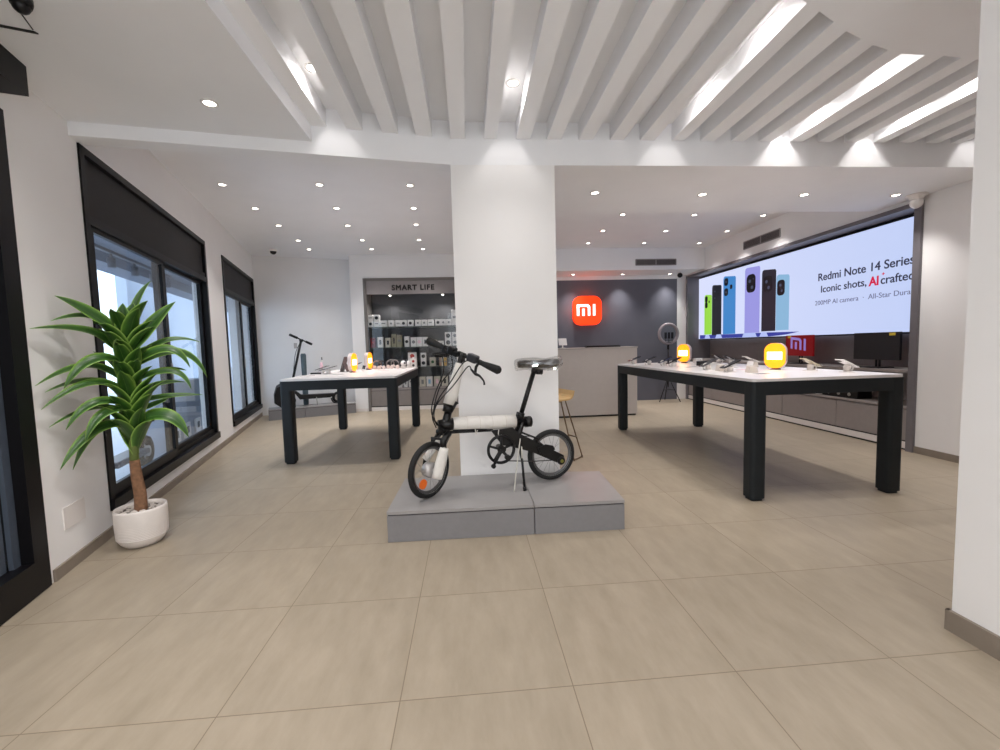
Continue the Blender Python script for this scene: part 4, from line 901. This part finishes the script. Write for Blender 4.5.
LV = [((-0.059, 1.387), (-0.165, 1.511), (-0.292, 1.599), .075, 0.1), ((-0.049, 1.355), (-0.145, 1.48), (-0.322, 1.461), .05, .05), ((-0.044, 1.259), (-0.163, 1.387), (-0.401, 1.419), .075, .1), ((-0.056, 1.082), (-0.187, 1.185), (-0.403, 1.096), .05, .1),
      ((-0.036, 1.194), (-0.163, 1.219), (-0.285, 1.061), .065, .2), ((-0.071, 1.034), (-0.193, 1.095), (-0.373, 1.053), .042, .05), ((-0.06, 1.017), (-0.183, 1.083), (-0.379, 0.961), .05, .2), ((-0.043, 0.917), (-0.168, 0.964), (-0.292, 0.828), .055, .2),
      ((-0.056, 0.886), (-0.182, 0.926), (-0.37, 0.847), .034, .05), ((-0.03, 0.900), (-0.142, 0.886), (-0.217, 0.748), .055, .2), ((-0.03, 0.80), (-0.182, 0.790), (-0.335, 0.598), .062, .15), ((-0.02, 0.752), (-0.156, 0.803), (-0.289, 0.573), .055, .08),
      ((0.01, 1.30), (-0.004, 1.46), (0.0, 1.573), .085, .05), ((0.02, 1.30), (0.031, 1.47), (0.050, 1.58), .085, .02), ((0.02, 1.25), (0.143, 1.452), (0.265, 1.596), .075, .05), ((0.02, 1.40), (0.070, 1.60), (0.148, 1.736), .034, -.05),
      ((0.02, 1.188), (0.2, 1.336), (0.396, 1.325), .038, -.05), ((0.02, 1.155), (0.263, 1.258), (0.417, 1.073), .055, .0), ((0.02, 1.171), (0.197, 1.277), (0.312, 1.151), .062, .1), ((0.02, 1.07), (0.214, 1.13), (0.31, 1.001), .045, .1),
      ((0.02, 1.088), (0.188, 1.14), (0.304, 1.128), .034, -.05), ((0.02, 0.988), (0.155, 1.048), (0.292, 1.046), .034, -.05), ((0.02, 0.936), (0.19, 0.959), (0.387, 0.949), .036, -.05), ((0.01, 0.80), (0.168, 0.838), (0.27, 0.686), .088, .15), ((0.02, 0.871), (0.121, 0.915), (0.189, 0.942), .034, -.04)]
for (a, az), (b_, bz), (c, cz), w, dp in LV:
    def P3(t_, z, q):
        v = PR * t_ + PNn * (dp * q) + Vector((0, 0, z))
        # keep every blade clear of the wall behind it
        dist = (v + PC - LA).dot(LN)
        if dist < .04:
            o_ = Vector((0, 0, 1.1)); w_ = v + PC - o_; dc = (o_ - LA).dot(LN); k_ = (.04 - dist) / (dc - dist); v = o_ + w_ * (1 - k_) - PC
        return v
    leaf(P3(a * .5, az, .15), P3(b_, bz, .7), P3(c, cz, 1), w * 1.08, face=Vector((0, 0, 1)) + PNn * 1.15)
# the overlapping broad leaves of the centre
rq = random.Random(11)
for k in range(34):
    z = .60 + k * .0222; side = 1 if k % 2 else -1; a = (rq.uniform(.15, .95)) * side; toward = math.cos(a) if k % 5 else -.7
    ln = rq.uniform(.19, .27); out = PR * math.sin(a) + PNn * toward
    b0 = Vector((0, 0, z)) + PR * (.004 * side); b1 = b0 + out * ln * .34 + Vector((0, 0, ln * .60)); b2 = b0 + out * ln * .78 + Vector((0, 0, ln * rq.uniform(.85, 1.05)))
    leaf(b0, b1, b2, rq.uniform(.080, .10), face=None if False else (out * .9 + Vector((0, 0, .45))) * -1)

# ================================================================== THINGS ON THE TABLES
TZ = .94
def lamp(label, x, y, rz, tw=0):
    t = thing('table_lamp', label, 'lamp', (x, y, TZ), rz, 'glowing orange table lamps')
    P = rrect(.092, .122, .078, 8)
    s = MB().extr([(a, -.024, b_ + .135) for a, b_ in P], (0, .05, 0)).build('shell', LAMPG, t)
    MB().extr([(a * .98, -.030, b_ * .98 + .135) for a, b_ in P], (0, .006, 0)).build('orange_front', LAMPO, t)
    g = MB(); mi_glyph(g, (-.0, -.030, .135), (1, 0, 0), (0, 0, 1), (0, -1, 0), .072, .004); g.box((-.062, -.0315, .099), (.062, -.0302, .171)); g.build('glowing_letters', LAMPW, t)
    MB().lathe([(.045, 0), (.042, .008), (.02, .012), (.018, .022)], n=24).build('base', BLACKP, t)
    L = bpy.data.lights.new('lamp_glow', 'POINT'); L.energy = .12; L.color = (1, .30, .06); L.shadow_soft_size = .05
    q = bpy.data.objects.new('lamp_light', L); COL.objects.link(q); q.location = (0, -.085, .11); q.parent = t
lamp('larger-looking glowing orange lamp at the near end of the right table', 2.975, 3.87, -.95)
lamp('glowing orange lamp near the far end of the right table', 2.975, 5.60, -1.05)
lamp('nearer glowing orange lamp on the left table, seen nearly edge-on', -1.56, 5.80, 1.42)
lamp('farther glowing orange lamp on the left table, seen nearly edge-on', -1.50, 6.45, 1.42)
def stand(x, y, rz, label, plabel, pm=PHONEB, tilt=.45, L=.175, grp='white phone stands', wd=.082, up_=.0):
    t = thing('phone_stand', label, 'stand', (x, y, TZ), rz, grp)
    MB().lathe([(.055, 0), (.055, .004), (.032, .007)], n=24).build('base_disc', WHITEP, t)
    MB().lathe([(.025, .0045), (.027, .050), (.020, .060)], n=20).build('post', WHITEP, t)
    MB().torus((.026, 0, .035), .032, .006, (0, 1, 0), n=20, m=7, a0=-1.2, a1=1.9).build('grip_arm', WHITEP, t)
    p = thing('smartphone', plabel, 'phone', (x, y, TZ + .074), rz, grp.replace('phone stands', 'display phones'))
    R = Matrix.Rotation(tilt, 3, 'Y')
    m = MB(); m.obox((0, 0, 0), (L, wd, .008), R, bev=.003); m.build('body', pm, p)
    m = MB(); m.obox(R @ Vector((0, 0, .0045)), (L * .95, wd * .92, .0012), R); m.build('display', PHONEB, p)
    if abs(L - .175) < .01:
        m = MB(); m.obox(R @ Vector((-L * .36, wd * .22, -.0055)), (.03, .026, .003), R, bev=.001); m.build('camera_bump', BLACKP, p)
    return t
G5 = 'white phone stands on the right table'
RS = [(2.27, 5.62, PI, 'at the far left corner', PHONEB), (2.36, 5.34, PI, 'second from the far left corner', PHONEB), (2.42, 5.02, PI, 'third from the far left corner', BLUEPH), (2.42, 4.80, PI, 'fourth from the far left corner', PHONEB),
      (2.43, 4.10, PI, 'midway along the left edge', GREYPH), (2.43, 3.74, PI, 'second nearest on the left edge', PHONEB), (3.22, 5.20, 0, 'far part of the right edge', PHONEB), (3.17, 4.86, 0, 'right edge just beyond the middle', PHONEB),
      (3.20, 4.55, 0, 'middle of the right edge', WHITEP), (3.22, 4.22, 0, 'right edge just before the middle', GREYPH), (3.12, 3.62, 0, 'right edge right of the near orange lamp', mat('champagne_phone', (196, 186, 160), .3)), (3.20, 3.33, 0, 'near right corner', WHITEG)]
for x, y, rz, w_, pm in RS:
    stand(x, y, rz + random.uniform(-.12, .12), 'white phone stand on the right table, ' + w_, 'tilted phone on the right table, ' + w_, pm, tilt=.42 + random.uniform(-.06, .06), grp=G5)
def flat(nm, cat, label, x, y, z0, sx_, sy_, h, rz, m_, extra=None, grp=None, bev=.004):
    t = thing(nm, label, cat, (x, y, z0), rz, grp)
    MB().box((-sx_ / 2, -sy_ / 2, 0), (sx_ / 2, sy_ / 2, h), bev=min(bev, h * .3)).build('body', m_, t)
    if extra: MB().box((-sx_ / 2 * .8, -sy_ / 2 * .8, h), (sx_ / 2 * .8, sy_ / 2 * .8, h + .001)).build(extra[0], extra[1], t)
    return t
flat('price_card', 'card', 'white spec card lying near the left edge of the right table, far part', 2.55, 4.62, TZ, .14, .08, .004, .1, WHITEG, ('print', PRG))
flat('price_card', 'card', 'white spec card lying in the middle of the right table', 2.80, 4.30, TZ, .14, .08, .004, -.1, WHITEG, ('print', PRG))
flat('price_card', 'card', 'white spec card with red line between the phones of the right table', 2.72, 3.95, TZ, .16, .09, .004, .0, WHITEG, ('print', PINK))
flat('price_card', 'card', 'white spec card at the near left corner of the right table', 2.50, 3.42, TZ, .13, .08, .004, .05, WHITEG, ('print', PRG))
def wedge(x, y, rz, label, s=1.):
    t = thing('card_holder', label, 'card holder', (x, y, TZ), rz, 'white card holders')
    MB().extr([(-.035 * s, -.045 * s, 0), (.045 * s, -.045 * s, 0), (.03 * s, -.045 * s, .055 * s), (-.01 * s, -.045 * s, .062 * s)], (0, .09 * s, 0)).build('block', mat('cream_plastic', (216, 206, 196), .4), t)
    MB().extr([(-.037 * s, -.04 * s, .002), (-.012 * s, -.04 * s, .060 * s), (-.0145 * s, -.04 * s, .062 * s), (-.0395 * s, -.04 * s, .004)], (0, .08 * s, 0)).build('card', WHITEG, t)
wedge(2.56, 3.62, 2.9, 'cream card holder nearest the front left corner of the right table')
wedge(2.46, 3.92, 3.0, 'cream card holder between two tilted phones on the left edge of the right table')
wedge(3.05, 4.32, .2, 'cream card holder behind the near orange lamp on the right table')
wedge(2.90, 5.10, .1, 'cream card holder in the far middle of the right table', .9)
flat('notebook_device', 'device', 'dark upright display unit in the middle of the right table', 2.80, 4.85, TZ, .13, .05, .055, .15, PHONEB, ('label', PRG))
t = thing('earbuds_case', 'white earbuds case with dark openings beside the near orange lamp', 'earbuds case', (3.12, 4.02, TZ), .2)
MB().box((-.06, -.03, 0), (.06, .03, .045), bev=.012, seg=3).build('case', WHITEG, t)
for q in (-.022, .022): MB().cyl((q, -.031, .024), (q, -.027, .024), .011, n=14).build('opening', PHONEB, t)
t = thing('earbuds_case', 'white earbuds case with dark openings behind the far orange lamp', 'earbuds case', (3.12, 5.52, TZ), .2)
MB().box((-.06, -.03, 0), (.06, .03, .06), bev=.012, seg=3).build('case', WHITEG, t)
for q in (-.022, .022): MB().cyl((q, -.031, .03), (q, -.027, .03), .012, n=14).build('opening', PHONEB, t)
# left table
flat('white_phone', 'phone', 'white phone lying flat at the left end of the left table', -1.95, 5.24, TZ, .16, .075, .009, .1, WHITEG, ('display', mat('pale_display', (214, 206, 206), .2)))
flat('tv_remote', 'remote', 'small black remote behind the flat white phone on the left table', -1.98, 5.62, TZ, .13, .04, .02, .1, BLACKP, ('keys', PRG))
t = thing('electric_toothbrush', 'pink and white electric toothbrush standing on the left table', 'toothbrush', (-2.0, 5.90, TZ))
MB().lathe([(.032, 0), (.030, .012), (.018, .016), (.020, .10), (.016, .135), (.008, .145)], n=18).build('handle', PINK, t); hd_ = MB().tube([(0, 0, .14), (.010, 0, .18), (.016, 0, .22)], .007).build('neck', WHITEP, t); MB().box((.004, -.008, .18), (.018, .008, .215)).build('bristles', GREYPH, hd_)
G6 = 'white phone stands on the left table'
stand(-1.93, 5.72, PI - .2, 'white phone stand on the left table, behind the remote', 'grey phone tilted on its stand, leftmost on the left table', GREYPH, tilt=.30, grp=G6)
stand(-1.80, 5.55, PI + .1, 'white phone stand on the left table, left of the tablet', 'slim dark tablet tilted on its stand, left of the propped tablet', GREYPH, tilt=.25, L=.21, wd=.14, grp=G6)
stand(-1.70, 6.52, PI - .1, 'white phone stand on the left table, behind the propped tablet', 'phone tilted on its stand behind the propped tablet', GREYPH, tilt=.4, grp=G6)
t = thing('propped_tablet', 'brown-grey tablet propped steeply on a folding case on the left table', 'tablet', (-1.76, 6.05, TZ), -.1)
BR = mat('brown_tablet_case', (92, 74, 72), .5)
MB().extr([(-.02, -.07, .003), (.05, -.07, .21), (.058, -.07, .208), (-.008, -.07, .003)], (0, .14, 0)).build('tablet', BR, t)
MB().extr([(.022, -.06, .115), (.075, -.06, .002), (.083, -.06, .004), (.030, -.06, .12)], (0, .12, 0)).build('kickstand_flap', BR, t)
MB().box((-.05, -.07, 0), (.09, .07, .003)).build('case_base', PHONEB, t)
t = thing('smartwatch', 'black smartwatch on a small white stand between the two orange lamps', 'watch', (-1.50, 6.14, TZ), .2)
MB().box((-.03, -.02, 0), (.0, .02, .07), bev=.004).build('stand', WHITEP, t); m = MB(); m.obox((.008, -.024, .05), (.042, .012, .052), Matrix.Rotation(.2, 3, 'Y'), bev=.005); m.build('watch_case', PHONEB, t); MB().torus((.008, -.0, .048), .026, .005, (1, 0, 0), n=20, m=6).build('strap', BLACKP, t)
def buds(x, y, rz, label, s=1., dark=False):
    t = thing('headphones', label, 'headphones', (x, y, TZ), rz, 'headphones on the left table')
    MB().torus((0, 0, .072 * s), .058 * s, .009, (0, 1, .25), n=28, m=8, a0=0, a1=2 * PI).build('headband', mat('headband_grey', (120, 114, 112), .4) if not dark else BLACKP, t)
    for q in (-.042, .042): MB().lathe([(.02 * s, -.012), (.027 * s, -.008), (.027 * s, .008), (.02 * s, .014)], (q * s, -.02, .03 * s), n=18, axis=(q * 6, 1, 0)).build('ear_cup', mat('rose_cream', (214, 196, 190), .4), t)
buds(-1.38, 6.50, .3, 'headphones right of the farther orange lamp on the left table'); buds(-1.28, 6.36, -.4, 'grey banded headphones in the middle of the cluster on the left table', 1.0, True)
buds(-1.20, 6.58, .6, 'rose cream headphones behind the dark headphones on the left table', 1.05); buds(-1.10, 6.42, -.2, 'headphones next to the round white camera on the left table', 1.05)
t = thing('pan_camera', 'round white indoor camera on the right part of the left table', 'camera', (-.99, 6.50, TZ))
MB().lathe([(.038, 0), (.036, .035), (.030, .045)], n=24).build('base', WHITEP, t); h_ = MB().sph((0, 0, .078), .042).build('head', WHITEG, t); MB().lathe([(.018, -.002), (.016, .004)], (.026, -.030, .082), n=16, axis=(.7, -.8, .1)).build('lens', GREYPH, h_)
t = thing('pan_camera', 'white camera with black face beside the stacked carton on the left table', 'camera', (-.93, 6.62, TZ))
MB().lathe([(.03, 0), (.028, .03), (.02, .04)], n=20).build('base', WHITEP, t); MB().sph((0, 0, .075), .036).build('head', WHITEG, t); MB().sph((-.028, -.012, .078), .022, .5, 1, 1.2).build('face', PHONEB, t)
t = thing('display_carton', 'white carton with two black discs at the right end of the left table', 'box', (-.86, 6.70, TZ))
MB().box((-.05, -.04, 0), (.05, .04, .135), bev=.003, seg=1).build('box', CARD, t)
for z in (.035, .10): MB().cyl((0, -.0405, z), (0, -.042, z), .02, n=18).build('print', PRINT if z < .05 else RED, t)
t = thing('toy_gadget', 'small red and white gadget on top of the white carton', 'gadget', (-.86, 6.69, TZ + .135))
MB().box((-.012, -.01, 0), (.012, .01, .03), bev=.003).build('body', WHITEG, t); MB().sph((0, 0, .04), .013).build('cap', RED, t); MB().tube([(-.012, 0, .02), (-.034, 0, .012)], .004).tube([(.012, 0, .02), (.036, 0, .012)], .004).build('arms', PINK, t)
flat('price_card', 'card', 'white spec card lying at the front of the left table', -1.62, 5.35, TZ, .14, .08, .004, .1, WHITEG, ('print', PRG))
flat('price_card', 'card', 'white spec card lying in front of the headphones on the left table', -1.20, 6.05, TZ, .14, .08, .004, -.1, WHITEG, ('print', PINK))
